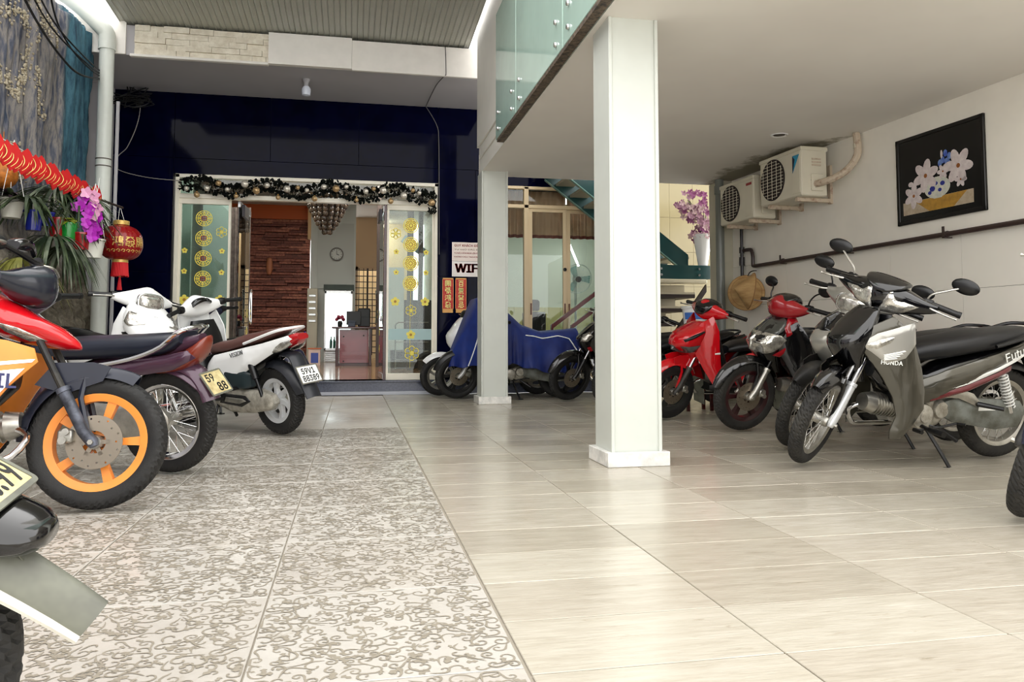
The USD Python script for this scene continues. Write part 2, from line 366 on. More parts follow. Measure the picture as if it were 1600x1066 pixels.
# ---- pillars
def pillar(x, y, w, label):
    p = thing('pillar', label, 'pillar', (x, y, 0))
    a = w / 2
    part(p, 'shaft', [box(-a + .016, a - .016, -a + .012, a - .012, 0, CZ), ] + [box(sx * a - sx * .022, sx * a, -a, a, 0, CZ, .003) for sx in (-1, 1)], M_pil)
    b = a + .035
    part(p, 'base', [box(-b, b, -b, -a, 0, .085, .004), box(-b, b, a, b, 0, .085, .004), box(-b, -a, -a, a, 0, .085, .004), box(a, b, -a, a, 0, .085, .004)], M_marble, label='white marble skirting')
    return p
pillar(1.652, 4.645, .315, 'tall white square pillar in the middle foreground')
pillar(1.605, 9.175, .31, 'white square pillar further back, beside the blue motorbike cover')

# ---- front wall: navy stone panels round the doorway
wf = struct('wall_front', [box(-3.6, -2.30, WY + .03, WY + .25, 0, 4.6), box(-2.30, 1.15, WY + .03, WY + .25, 2.9, 4.6), box(1.15, 2.07, WY + .03, WY + .25, 0, 4.6), box(2.07, 6, WY + .03, WY + .25, 2.87, 4.6)],
            mat('wall_core', (20, 22, 34), .6), 'front wall of the house clad in polished navy stone', 'wall')
def navy(x0, x1, z0, z1): part(wf, 'stone_panel', box(x0 + .002, x1 - .002, WY, WY + .03, z0 + .002, z1 - .002, .0015), M_stone, False)
for x0, x1 in ((-3.03, -2.30), (-2.30, -1.1), (-1.1, .05), (.05, 1.125), (1.125, 2.07)): navy(x0, x1, 3.09, 3.95)
navy(-3.03, -2.30, 1.6, 3.09); navy(-3.03, -2.30, 0, 1.6)
navy(1.125, 1.65, 1.6, 3.09); navy(1.65, 2.07, 1.6, 3.09); navy(1.125, 2.07, 0, 1.6); navy(-2.30, 1.125, 2.885, 3.09)
navy(2.07, 6, 2.875, 3.95)
# grey pilaster left of the stone and the wall behind the left planting
struct('trim_2', box(-3.5, -3.03, 10.6, WY + .2, 0, 4.3), M_grey, 'grey painted pilaster behind the drain pipe', 'pilaster')
# canopy over the door
canopy = struct('trim_3', box(-3.4, 1.75, 9.47, WY + .03, 3.95, 4.295), M_grey, 'grey concrete canopy above the glass doors', 'canopy')
M_clad = mat('split_stone', (250, 243, 226), .8, rgb2=(226, 216, 196), scale=12, coords='world', bump=.004, bscale=40)
r2 = random.Random(9)
for k in range(5):
    z0 = 3.955 + k * .069; x = -2.46; 
    while x < -.99:
        w = r2.uniform(.14, .42); x1 = min(x + w, -.98)
        if x1 - x > .03:
            m = box(x + .002, x1 - .002, 9.47 - r2.uniform(.015, .045), 9.48, z0 + .0015, z0 + .0675)
            m = m.subdivide().subdivide(); v = m.vertices; fr = v[:, 1] < 9.465
            v[fr, 1] += .011 * (meshkit.noise(v[fr] * 22) if hasattr(meshkit, 'noise') else 0); m.vertices = v
            part(canopy, 'stone', m, M_clad, False)
        x = x1
M_white = mat('white_board', (246, 242, 236), .6, vary=.05, scale=8, coords='world', spec=.3)
part(canopy, 'fascia_panel', box(-1.0, -.05, 9.40, 9.47, 3.935, 4.305), M_white, label='white fascia panel, proud of its neighbours')
part(canopy, 'fascia_panel', box(-.048, 1.75, 9.43, 9.47, 3.93, 4.29), M_white)
part(canopy, 'fascia_panel', box(-3.2, -2.55, 9.44, 9.47, 3.95, 4.46), M_white)
part(canopy, 'ledge', box(-2.5, -1.0, 9.42, 9.48, 3.925, 3.955, .004), M_white)

# ---- ribbed metal roof over the drive
def roof_z(y): return 4.325 + (9.45 - y) * .042
nr = 62; xs0, xs1 = -2.62, 1.36
roof = struct('roof', T(np.array([(x, y, roof_z(y) + .05) for y in (6.6, 9.9) for x in (xs0 + .02, xs1 - .02)]), [[0, 1, 3, 2]]), mat('roof_core', (70, 72, 70), .6), 'ribbed metal roof sheet over the driveway', 'roof')
M_roof = mat('ribbed_metal', (186, 186, 176), .35, metal=.1, vary=.12, scale=1.5, coords='world')
for k in range(nr):
    a = xs0 + (xs1 - xs0) * k / nr; w = (xs1 - xs0) / nr
    pr = [(a + .002, 0), (a + .012, .012), (a + w - .012, .012), (a + w - .001, 0), (a + w - .001, .02), (a + .002, .02)]
    m = extrude(pr, 3.3); v = m.vertices; y = 6.6 + v[:, 2]
    m.vertices = np.stack([v[:, 0], y, roof_z(y) - .012 + v[:, 1]], 1)
    part(roof, 'roof_sheet', m, M_roof, False)
struct('trim_4', box(xs0 - .03, xs1 + .03, 9.86, 9.92, 4.30, 4.40), mat('dark_trim', (70, 68, 62), .6), 'dark end flashing of the ribbed roof', 'trim')
# neighbour's white wall beyond the rock feature
nb = struct('wall_neighbour', box(-4.9, -4.75, 3, 14, 0, 7.5), mat('neighbour_white', (252, 250, 244), .7, spec=.2), 'bright white panelled wall of the neighbouring house', 'wall')
for k in range(14): part(nb, 'wall_panel', box(-4.75, -4.735, 3 + k * .78, 3.77 + k * .78, 0, 7.5), MATS['neighbour_white'], False)
struct('wall_left', box(-3.6, -3.26, -1, 10.55, 0, 4.1), M_grey, 'rendered boundary wall behind the rock feature', 'wall')

# ---- step and doorway
M_step = mat('grey_granite', (98, 103, 120), .12, vary=.35, scale=40, coords='world')
st = struct('step', box(-2.6, 6, WY - .02, WY + .3, 0, .19), M_step, 'polished grey granite threshold step under the doors', 'step')
part(st, 'tread', box(-2.6, 6, WY - .05, WY + .3, .166, .19, .003), M_step)
part(st, 'plinth_strip', box(-2.6, 1.4, WY - .06, WY - .02, 0, .045, .003), mat('pale_granite', (190, 194, 204), .3))
# ================================================================== MOTORBIKES
K = 1.05                                        # all bikes were measured a little larger than life against the tiles
M_rub = mat('tyre_rubber', (16, 16, 17), .65, rgb2=(34, 33, 31), scale=9, bump=.0008, bscale=120)
M_dusty = mat('dusty_rubber', (22, 21, 20), .75, rgb2=(48, 46, 41), scale=7, bump=.0008, bscale=120)
M_blk = mat('black_plastic', (11, 11, 13), .35, vary=.2, scale=8)
M_blkg = mat('gloss_black', (10, 10, 12), .12, coat=.6)
M_dust = mat('dusty_black', (22, 21, 20), .5, rgb2=(74, 69, 60), scale=7, ramp=(.45, .8))
M_chr = mat('chrome', (225, 225, 225), .1, metal=1)
M_alu = mat('cast_aluminium', (196, 193, 184), .35, metal=.9, vary=.3, scale=16)
M_engine = mat('engine_alloy', (204, 200, 188), .38, metal=.45, rgb2=(140, 134, 120), scale=14)
M_seat = mat('seat_vinyl', (12, 13, 17), .4, vary=.2, scale=10, bump=.0004, bscale=300)
M_red = mat('red_paint', (206, 14, 26), .14, coat=.8)
M_dred = mat('deep_red_paint', (150, 12, 24), .14, coat=.8)
M_silver = mat('silver_paint', (176, 174, 166), .25, metal=.5, coat=.6)
M_graph = mat('graphite_paint', (78, 75, 65), .22, metal=.45, coat=.7)
M_wht = mat('white_bodywork', (244, 245, 244), .18, coat=.6)
M_maroon = mat('maroon_paint', (78, 52, 70), .2, metal=.25, coat=.6)
M_orange = mat('orange_paint', (246, 150, 62), .35, vary=.12, scale=7)
M_blue = mat('blue_paint', (22, 26, 150), .18, coat=.6)
M_navy = mat('navy_paint', (26, 30, 56), .25, coat=.4)
M_lens = mat('lamp_lens', (222, 220, 212), .08, metal=.75, rgb2=(150, 146, 138), scale=26, bump=.003, bscale=40)
M_amber = mat('amber_lens', (214, 120, 40), .15, coat=.5)
M_rlens = mat('red_lens', (168, 14, 20), .12, coat=.6)
M_brown = mat('brown_vinyl', (98, 62, 56), .38, vary=.15, scale=9)
M_plate = mat('plate_white', (240, 240, 234), .4)
M_tan = mat('plate_yellowed', (214, 200, 150), .45, rgb2=(168, 150, 104), scale=22)
M_ink = mat('black_ink', (16, 16, 16), .5)
M_dirty = mat('grey_flap', (120, 122, 108), .45, rgb2=(88, 88, 80), scale=8, extra={'alpha': 1.0})
M_spring = mat('white_spring', (225, 225, 220), .3)
M_steelg = mat('chain_case_grey', (124, 128, 122), .5, rgb2=(90, 90, 80), scale=12)

def wheel(par, name, ax, R, w, kind, f, rim_m, tyre_m=None, disc=0, hub_m=None, seg=56):
    """a wheel round the y axis at ax; kind 'wire' or a number of cast spokes"""
    r0 = R - w * .92
    prof = [(r0 - .004, -w * .36), (r0 + .006, -w * .43), (R - w * .45, -w * .52), (R - w * .2, -w * .45), (R - w * .07, -w * .27), (R, 0)]
    prof = prof + [(a, -b) for a, b in prof[-2::-1]]
    P = smoothpath(np.array(prof), 21); ns = seg * 3
    m = lathe(P, ns, 'y'); v = m.vertices; r = np.hypot(v[:, 0], v[:, 2]); th = np.arctan2(v[:, 2], v[:, 0])
    y = v[:, 1] / w                                  # tread: slanted grooves on the shoulders, a centre rib
    gr = (((th * 26 / pi + np.abs(y) * 5.0) % 1) < .3) & (r > R - w * .38) & (np.abs(y) > .07)
    k = np.where(gr, 1 - .0065 / r, 1.0); v[:, 0] *= k; v[:, 2] *= k; m.vertices = v
    tr = lambda q: f(move(q, ax))
    g_in = .022 if kind == 'wire' else .030
    rim = [lathe([(r0 - g_in, -w * .30), (r0 - .004, -w * .40), (r0 + .004, -w * .40), (r0 + .004, -w * .33), (r0 - .012, -w * .2), (r0 - .012, w * .2), (r0 + .004, w * .33), (r0 + .004, w * .40), (r0 - .004, w * .40), (r0 - g_in, w * .30), (r0 - g_in, -w * .30)], seg, 'y')]
    hub = [lathe([(0, -.06), (.026, -.06), (.032, -.045), (.03, -.02), (.03, .02), (.032, .045), (.026, .06), (0, .06)], 24, 'y')]
    if kind == 'wire':
        p = part(par, name, tr(cat(rim)), rim_m, 40)
        sp = []
        for i in range(36):
            a = i * 2 * pi / 36; b = a + (.62 if i % 4 < 2 else -.62); s = .034 if i % 2 else -.034
            sp.append(tube([(.034 * math.cos(b), s, .034 * math.sin(b)), ((r0 - .012) * math.cos(a), s * .15, (r0 - .012) * math.sin(a))], .0019, 5))
        part(p, 'spokes', tr(cat(sp)), M_chr, 40)
    else:
        n = kind
        for i in range(abs(n)):
            a = i * 2 * pi / abs(n); c, s = math.cos(a), math.sin(a); tw = .16 if n < 0 else 0
            pts = []
            for rr, hw, hy in ((.03, .021, .022), (r0 * .5, .0145, .016), (r0 - .014, .02, .021)):
                aa = a + tw * (rr / r0) * 3
                cc, ss = math.cos(aa), math.sin(aa)
                pts.append([(rr * cc - hw * e * ss, hy * g, rr * ss + hw * e * cc) for e in (-1, 1) for g in (-1, 1)])
            for q0, q1 in zip(pts[:-1], pts[1:]): rim.append(to_t(m3.Manifold.hull_points(np.array(q0 + q1))))
        p = part(par, name, tr(cat(rim)), rim_m, 40)
    part(p, 'tyre', tr(m), tyre_m or M_rub, 18)
    part(p, 'hub', tr(cat(hub)), hub_m or M_alu, 40)
    if disc:
        circ = lambda r, n, ox=0, oy=0: [(ox + r * math.cos(t), oy + r * math.sin(t)) for t in np.arange(n) * 2 * pi / n]
        holes = [circ(.046, 24)] + [circ(.0042, 6, .094 * math.cos(t) * q, .094 * math.sin(t) * q) for t in np.arange(18) * 2 * pi / 18 for q in ((1.03 if int(t * 9 / pi + .5) % 2 else .9),)]
        d = xz(extrude(circ(.11, 48), .004, holes), 0); d = move(d, (0, disc * .052, 0))
        carrier = [rot(box(-.004, .06, disc * .046, disc * .056, -.009, .009), 60 * i, (0, 1, 0)) for i in range(5)]
        part(p, 'brake_disc', tr(cat([d] + carrier)), mat('brake_disc_steel', (150, 140, 126), .35, metal=.9), 40)
        cal = [box(-.135, -.075, disc * .035, disc * .085, .0, .055, .008), tube([(-.11, disc * .086, .01), (-.11, disc * .10, .01)], .016, 12), tube([(-.10, disc * .086, .045), (-.10, disc * .096, .045)], .014, 12)]
        part(par, 'brake_caliper', tr(cat(cal)), M_alu, 40)
    return p
def fender(ax, R, w, a0, a1, drop=.03, n=22, flare=0, th=.005):
    """mudguard arched over a wheel from angle a0 to a1 (degrees, 0 = forward)"""
    u = np.linspace(-1, 1, 9); A = np.radians(np.linspace(a0, a1, n)); V = []
    for s in (0, th):
        for k, a in enumerate(A):
            q = k / (n - 1); ww = w / 2 * (1 - .45 * abs(2 * q - 1) ** 3) + flare * q
            r = R + s - drop * np.abs(u) ** 2.2
            V.append(np.stack([ax[0] + r * math.cos(a), u * ww, ax[2] + r * math.sin(a)], 1))
    V = np.vstack(V); m = n * 9; i, j = np.meshgrid(np.arange(n - 1), np.arange(8), indexing='ij'); b = i * 9 + j
    q = np.stack([b, b + 1, b + 10, b + 9], -1).reshape(-1, 4); F = [q[:, ::-1], q + m]
    for line in (np.arange(9), (n - 1) * 9 + np.arange(9)[::-1], np.arange(n)[::-1] * 9, np.arange(n) * 9 + 8):
        F.append(np.stack([line[:-1], line[1:], line[1:] + m, line[:-1] + m], 1))
    t = T(V, np.vstack(F))
    if t.volume < 0: t.invert()
    return t
def sheet(path, w, th=.008, w1=None, arch=.0):
    """strip of width w swept along a path in the xz plane, arched across"""
    p = smoothpath(np.array(path, float), 14); d = np.gradient(p, axis=0); nrm = np.stack([d[:, 1], -d[:, 0]], 1); nrm *= np.where(nrm[:, 1:] < 0, -1, 1) if 1 else 1; nrm /= np.linalg.norm(nrm, axis=1, keepdims=True)
    u = np.linspace(-1, 1, 9); V = []
    for k in (0, 1):
        for i in range(len(p)):
            ww = (w + ((w1 if w1 else w) - w) * i / (len(p) - 1)) / 2; o = p[i] + nrm[i] * (k * th - arch * 0)
            q = o[None] - nrm[i][None] * (arch * np.abs(u) ** 2.5)[:, None]
            V.append(np.stack([q[:, 0], u * ww, q[:, 1]], 1))
    n = len(p); m = n * 9; i, j = np.meshgrid(np.arange(n - 1), np.arange(8), indexing='ij'); b = i * 9 + j
    q = np.stack([b, b + 1, b + 10, b + 9], -1).reshape(-1, 4); F = [q[:, ::-1], q + m]
    for line in (np.arange(9), (n - 1) * 9 + np.arange(9)[::-1], np.arange(n)[::-1] * 9, np.arange(n) * 9 + 8): F.append(np.stack([line[:-1], line[1:], line[1:] + m, line[:-1] + m], 1))
    t = T(np.vstack(V), np.vstack(F)); t.invert() if t.volume < 0 else None
    return t
def sheet_edge(path, w, w1, arch, side, r):
    p = smoothpath(np.array(path, float), 14); d = np.gradient(p, axis=0); nrm = np.stack([d[:, 1], -d[:, 0]], 1); nrm *= np.where(nrm[:, 1:] < 0, -1, 1); nrm /= np.linalg.norm(nrm, axis=1, keepdims=True)
    q = p - nrm * (arch + r * .3); return tube(np.stack([q[:, 0], side * np.linspace(w, w1, len(p)) / 2, q[:, 1]], 1), np.linspace(r * 1.5, r * .7, len(p)), 8)
def loftz(st, **k):                              # st: (z, x, y, half x, half y)
    m = sloft([(s[0], s[2], s[1], s[4], s[3]) for s in st], **k); v = m.vertices
    m.vertices = np.stack([v[:, 2], v[:, 1], v[:, 0]], 1); m.invert() if m.volume < 0 else None; return m
def lofty(st, **k):                              # st: (y, x, z, half x, half z)
    m = sloft([(s[0], s[1], s[2], s[3], s[4]) for s in st], **k); v = m.vertices
    m.vertices = np.stack([v[:, 1], v[:, 0], v[:, 2]], 1); m.invert() if m.volume < 0 else None; return m
def coil(p0, p1, r, wire, turns=9):
    p0, p1 = np.array(p0, float), np.array(p1, float); a, b, _ = frame_of(p1 - p0); t = np.linspace(0, 1, turns * 10)[:, None]; th = 2 * pi * turns * t
    return tube(p0 + (p1 - p0) * t + r * (np.cos(th) * a + np.sin(th) * b), wire, 5)
def both(fn): return [fn(1), fn(-1)]
def plate_obj(par, o, u, v, w, h, lines, m, frame=True, label='licence plate'):
    u, v = np.array(u, float) / np.linalg.norm(u), np.array(v, float) / np.linalg.norm(v); n = np.cross(u, v)
    rp = Polygon([(0, 0), (w, 0), (w, h), (0, h)]).buffer(-.008).buffer(.008)
    p = part(par, 'licence_plate', place(extrude(list(rp.exterior.coords)[:-1], .0025), o, u, v), m, False, label=label)
    if frame:
        ri = rp.buffer(-.005); ro = rp.buffer(.004)
        part(p, 'plate_frame', place(extrude(list(ro.exterior.coords)[:-1], .006, [list(ri.exterior.coords)[:-1]], -.002), o, u, v), M_dirty if m is M_tan else M_alu, False)
    for s, (x, y, hh, ww) in lines:
        part(p, 'lettering', write(s, hh, np.asarray(o) + u * x + v * y + n * .0024, u, v, True, .001, ww), M_ink, False)
    return p

def bike(name, label, x, y, head, lean=0, steer=0, style='wave', c=None, group=None):
    c = c or {}
    g = lambda k, d=None: c.get(k, d)
    sc = style == 'scooter'
    R, tw = (.255, .09) if sc else (.275, g('tw', .075))
    fx, rx_ = (.62, -.62)
    t = thing(name, label, g('cat', 'scooter' if sc else 'motorbike'), (x, y, .004 + abs(math.sin(math.radians(lean))) * .03), head, lean, group)
    ub = np.array([-.45, 0, .893]); P0 = np.array([fx - .015, 0, R])
    def kx(m): m = m.copy(); m.vertices = m.vertices * K; return m
    def f(m):
        m = m.copy(); m.apply_transform(trimesh.transformations.rotation_matrix(math.radians(steer), ub, P0)); return kx(m)
    def P(n, ms, m, front=False, sm=40, par=t, **k):
        ms = cat(ms) if isinstance(ms, list) else ms
        return part(par, n, (FF[0] if front else kx)(ms), m, sm, **k)
    FF = [f]
    on = lambda k: k not in g('skip', ())
    body, trim = g('body', M_red), g('trim', M_blk)
    fk = lambda s, y=0: P0 + ub * s + np.array([.015 if s < .05 else 0, y, 0])      # along the fork
    # ---- front end
    wheel(t, 'front_wheel', (fx, 0, R), R, tw, g('wheel', 'wire'), f, g('rim', M_chr), g('tyre'), g('disc', 0))
    for s in (1, -1):
        l = part(t, 'fork_leg', f(cat([tube([fk(-.02, s * .078), fk(.0, s * .078), fk(.05, s * .078), fk(.24, s * .078)], [.016, .025, .024, .024], 12), tube([fk(.23, s * .078), fk(.25, s * .078)], .028, 12)])), g('slider', M_alu))
        part(l, 'fork_tube', f(tube([fk(.24, s * .078), fk(.47, s * .078)], .0145, 10)), g('tube', M_chr))
        part(l, 'axle_nut', f(tube([(fx, s * .07, R), (fx, s * .112, R)], .011, 6)), M_alu)
    a0, a1 = g('fend', (15, 165))
    if on('fender'):
        fp = P('front_fender', fender((fx, 0, R), R + .035, .125, a0, a1, .045), g('fender', trim), True)
        P('fender_stay', both(lambda s: tube([(fx - .02, s * .06, R + .02), (fx - .06, s * .06, R + .18), (fx - .05, s * .05, R + .27)], .012, 6)), g('fender', trim), True, par=fp)
        if g('beak'): P('fender_beak', both(lambda s: panel([(fx + .05, R + .31), (fx - .02, R + .33), (fx - .17, R + .33), (fx - .24, R + .24), (fx - .12, R + .2), (fx + .02, R + .25)], .055, .006, s)), g('fender', trim), True, par=fp)
    if g('flap_f'): P('mud_flap', rot(box(fx - .33, fx - .322, -.07, .07, R - .14, R + .10), 12, (0, 1, 0), (fx - .33, 0, R)), g('flap_f'), True)
    hz = g('hz', .965)
    # handlebar, grips, levers, mirrors
    bx = g('bx', 0 if sc else -.06)
    FF[0] = lambda m: f(move(m, (bx, 0, 0)))
    hb = P('handlebar', curve([(.21, .37, hz), (.245, .24, hz + .015), (.30, .12, hz - .01), (.31, 0, hz - .02), (.30, -.12, hz - .01), (.245, -.24, hz + .015), (.21, -.37, hz)], .011, 24), M_blk, True)
    for s in (1, -1):
        gp = P('grip', [tube([(.25, s * .232, hz + .014), (.21, s * .365, hz)], [.0165, .017], 12), tube([(.21, s * .363, hz), (.2055, s * .38, hz - .001)], [.0185, .0185], 12)], M_blk, True)
        P('lever', curve([(.272, s * .215, hz + .005), (.305, s * .26, hz), (.285, s * .38, hz - .012)], [.007] * 13 + [.005] * 10 + [.009], 24, 6), M_alu, True, par=gp)
        P('switch_box', lofty([(s * .185, .262, hz + .012, .022, .026), (s * .21, .256, hz + .012, .026, .03), (s * .238, .25, hz + .012, .022, .026)], n=12), M_blk, True, par=gp)
    if g('mirror', True):
        for s in (1, -1):
            mx = g('mirror_out', .33)
            mp = P('mirror', blob((.20, s * mx, hz + .155), 1, 2, (.022, .072, .043)), M_blk, True)
            P('mirror_glass', blob((.187, s * mx, hz + .155), 1, 2, (.012, .063, .036)), M_chr, True, par=mp)
            P('mirror_stem', curve([(.262, s * .205, hz + .02), (.262, s * .215, hz + .06), (.235, s * (mx - .07), hz + .11), (.21, s * (mx - .02), hz + .14)], .0058, 16, 6), g('stem', M_blk), True, par=mp)
    # handlebar cover and head lamp
    cov = g('cover', trim); shp = g('lamp', 'cover')
    if sc: cv = lofty([(-.235, .262, hz + .0, .02, .02), (-.15, .29, hz, .04, .05), (-.07, .315, hz + .005, .05, .075), (0, .325, hz + .012, .055, .09), (.07, .315, hz + .005, .05, .075), (.15, .29, hz, .04, .05), (.235, .262, hz, .02, .02)], k=24)
    else: cv = lofty([(-.225, .268, hz - .0, .02, .022), (-.15, .295, hz - .01, .045, .05), (-.085, .32, hz - .01, .07, .075), (0, .335, hz, .085, .09), (.085, .32, hz - .01, .07, .075), (.15, .295, hz - .01, .045, .05), (.225, .268, hz, .02, .022)], k=24)
    cv.vertices[:, 2] += g('cov_dz', 0)
    cv.vertices = cv.vertices * [1, g('wide', 1), 1]
    cp = P('handlebar_cover', cv, cov, True)
    P('dashboard', lofty([(-.09, .265, hz + .03, .03, .018), (0, .262, hz + .055, .045, .022), (.09, .265, hz + .03, .03, .018)], n=12), M_blkg, True, par=cp)
    if g('visor'): P('dash_visor', sloft([(.19, 0, hz + .035, .07, .03), (.27, 0, hz + .06, .105, .042), (.345, 0, hz + .045, .10, .042), (.395, 0, hz + .0, .06, .03)]), M_blkg, True, par=cp)
    if shp == 'cover':          # single faceted lamp in the cover
        lp = P('headlight', sloft([(.38, 0, hz - .02, .098, .062), (.405, 0, hz - .022, .085, .056), (.424, 0, hz - .026, .06, .042), (.43, 0, hz - .028, .02, .015)], pw=3), M_lens, True)
        P('headlight_rim', sloft([(.372, 0, hz - .02, .107, .07), (.392, 0, hz - .02, .105, .068), (.397, 0, hz - .02, .096, .06)], pw=3), g('lamp_rim', M_chr), True, par=lp)
    elif shp == 'split':        # two slanted lamps
        for s in (1, -1):
            sh = np.array([(.020, -.058), (.125, -.045), (.20, .012), (.10, .022), (.075, .05), (.032, .085)]) * [1, 1.15]
            m = panel([(a, b) for a, b in sh], 0, .012, 1, None, .016, .03, .02); v = m.vertices
            m.vertices = np.stack([.398 - .30 * np.maximum(v[:, 0] - .02, 0) - .12 * np.abs(v[:, 2]) + v[:, 1], s * v[:, 0], hz - .018 + v[:, 2]], 1)
            if m.volume < 0: m.invert()
            P('headlight', m, M_lens, True)
        P('cover_peak', sloft([(.20, 0, hz + .055, .09, .018), (.30, 0, hz + .08, .12, .022), (.38, 0, hz + .068, .10, .018), (.425, 0, hz + .035, .03, .012)]), cov, True, par=cp)
    FF[0] = f
    # ---- nose, leg shields
    if sc:
        nst = ([(.99, .33, 0, .03, .07), (.92, .375, 0, .06, .12), (.82, .42, 0, .085, .16), (.74, .455, 0, .10, .165), (.66, .455, 0, .09, .14), (.58, .43, 0, .06, .10), (.52, .41, 0, .03, .06)])
        shield = [(.33, .93), (.42, .86), (.485, .74), (.45, .60), (.38, .46), (.31, .34), (.24, .26), (.17, .27), (.20, .36), (.25, .5), (.27, .65), (.28, .8)]
        yf = lambda a, b: .06 + .14 * np.clip((.49 - a) / .22, 0, 1) ** .8
    else:
        nst = ([(.90, .335, 0, .03, .07), (.84, .375, 0, .06, .11), (.77, .42, 0, .085, .125), (.70, .455, 0, .10, .12), (.64, .45, 0, .085, .10), (.56, .42, 0, .05, .07), (.48, .38, 0, .03, .05)])
        shield = [(.31, .86), (.40, .80), (.455, .70), (.40, .60), (.345, .50), (.30, .40), (.25, .30), (.19, .215), (.12, .20), (.075, .22), (.10, .34), (.125, .46), (.16, .58), (.21, .70), (.26, .80)]
        yf = lambda a, b: .055 + .15 * np.clip((.46 - a) / .24, 0, 1) ** .75
    nose = loftz(g('nose_pts') or nst)
    np_ = P('front_cowl', nose, g('nose', body))
    NS = np.array(sorted(g('nose_pts') or nst))
    def nyf(a, b):
        xc, hx, hy = (np.interp(b, NS[:, 0], NS[:, k]) for k in (1, 3, 4))
        q = np.clip(np.abs((a - xc) / hx), 0, 1); q = np.where(a < xc, 0, q)
        return hy * (1 - q ** 2.4) ** (1 / 2.4) - .003
    shp2 = g('shield_pts', shield)
    for s in (1, -1):
        lp = P('leg_shield', panel(shp2, 0, .008, s, yf, .012, .04, .035), g('shield', body))
        if s == g('text_side', 1):
            for (txt, hh, ox, oz, ux, m_) in g('shield_text', ()):
                yb = yf(np.array(ox), 0) + .0195; e = .06; yb2 = yf(np.array(ox - s * e * ux), 0) + .0195
                d = np.array([-s * ux, 0, 0]) * e; d = np.array([-s * e * ux, s * (yb2 - yb), g('text_slope', 0) * e])
                P('lettering', write(txt, hh, (ox, s * (yb + .002), oz), d, (0, 0, 1), True, .003), m_, par=lp)
        for (pts, m_) in g('shield_art', ()):
            P('panel_stripe', panel(pts, .0175, .004, s, yf, .002, .01, .03), m_, par=lp)
        if g('emblem') and s > 0:
            for k in range(4): P('wing_emblem', panel([(.355, .628 + .008 * k), (.30 - .012 * k, .640 + .014 * k), (.295 - .012 * k, .636 + .014 * k), (.352, .622 + .008 * k)], .03, .006, s, yf, 0, .01, .02), M_plate, par=lp)
        if g('wing'):
            P('side_lamp', panel(g('wing'), .012, .012, s, yf, .014, .03, .02), g('wing_m', M_lens))
        if g('wing_trim'):
            P('lamp_trim', panel(g('wing_trim'), .009, .012, s, yf, .008, .03, .02), g('wing_trim_m', M_silver))
    for (n_, pts, m_) in g('nose_panels', ()):
        for s in (1, -1): P(n_, panel(pts, 0, .010, s, nyf, .008, .03, .015), m_, par=np_)
    if on('tunnel'):
        P('inner_shield', loftz([(.86, .27, 0, .03, .10), (.7, .24, 0, .05, .14), (.5, .17, 0, .05, .14), (.36, .13, 0, .05, .12)]), trim)
    # ---- body
    if sc:
        P('floorboard', sloft([(.30, 0, .30, .12, .035), (.2, 0, .285, .17, .04), (0, 0, .28, .175, .04), (-.15, 0, .30, .15, .05)], pw=4), trim)
        core = [(.02, 0, .42, .10, .10), (-.1, 0, .49, .11, .13), (-.3, 0, .55, .11, .11), (-.5, 0, .60, .10, .08), (-.72, 0, .66, .07, .05), (-.86, 0, .70, .03, .02)]
        side = g('side_pts', [(.08, .40), (.06, .53), (-.06, .60), (-.35, .645), (-.62, .69), (-.86, .74), (-.90, .715), (-.72, .62), (-.45, .49), (-.24, .37), (-.12, .29), (.02, .28)])
        seat = [(.10, 0, .62, .07, .03), (.0, 0, .645, .12, .045), (-.2, 0, .665, .14, .05), (-.36, 0, .70, .14, .05), (-.55, 0, .73, .125, .045), (-.72, 0, .765, .08, .03), (-.78, 0, .78, .03, .015)]
    else:
        core = [(.30, 0, .60, .05, .10), (.18, 0, .49, .075, .09), (.02, 0, .45, .09, .085), (-.15, 0, .50, .10, .09), (-.4, 0, .58, .10, .07), (-.65, 0, .655, .08, .05), (-.84, 0, .71, .04, .03)]
        side = g('side_pts', [(.19, .415), (.12, .475), (-.1, .555), (-.4, .635), (-.7, .715), (-.88, .77), (-.90, .745), (-.72, .665), (-.45, .565), (-.2, .455), (-.02, .38), (.10, .345)])
        seat = [(.16, 0, .60, .06, .03), (.06, 0, .64, .10, .05), (-.15, 0, .67, .125, .06), (-.35, 0, .70, .13, .06), (-.55, 0, .725, .12, .055), (-.70, 0, .75, .09, .04), (-.77, 0, .765, .04, .02)]
    P('frame_cover', sloft(g('core_pts', core)), g('core', trim))
    yb = lambda a, b: .045 * np.clip((.16 - a) / .2, 0, 1) - .07 * np.clip((-.45 - a) / .45, 0, 1)
    for s in (1, -1):
        sp = P('side_cover', panel(side, .085, .01, s, yb, .022, .045, .035), g('side', body))
        for (pts, m_) in g('stripe', ()): P('side_stripe', panel(pts, .105, .003, s, yb, .012, .045, .03), m_, par=sp)
        for (txt, hh, ox, oz, sl, m_) in g('side_text', ()):
            if s == g('text_side', 1):
                P('lettering', write(txt, hh, (ox, s * (.085 + float(yb(ox, 0)) + .037), oz), (-s, 0, -s * sl * -1 if s < 0 else sl), (0, 0, 1), False, .003), m_, par=sp)
    stp = P('seat', sloft(g('seat_pts', seat), 20, pw=2.8), g('seat', M_seat))
    for xs in g('pleats', ()):
        P('seat_pleat', tube([(xs, -.125, .74), (xs, -.10, .80 - .02), (xs - .01, 0, .826), (xs, .10, .78), (xs, .125, .74)], .004, 6), g('seat', M_seat), par=stp)
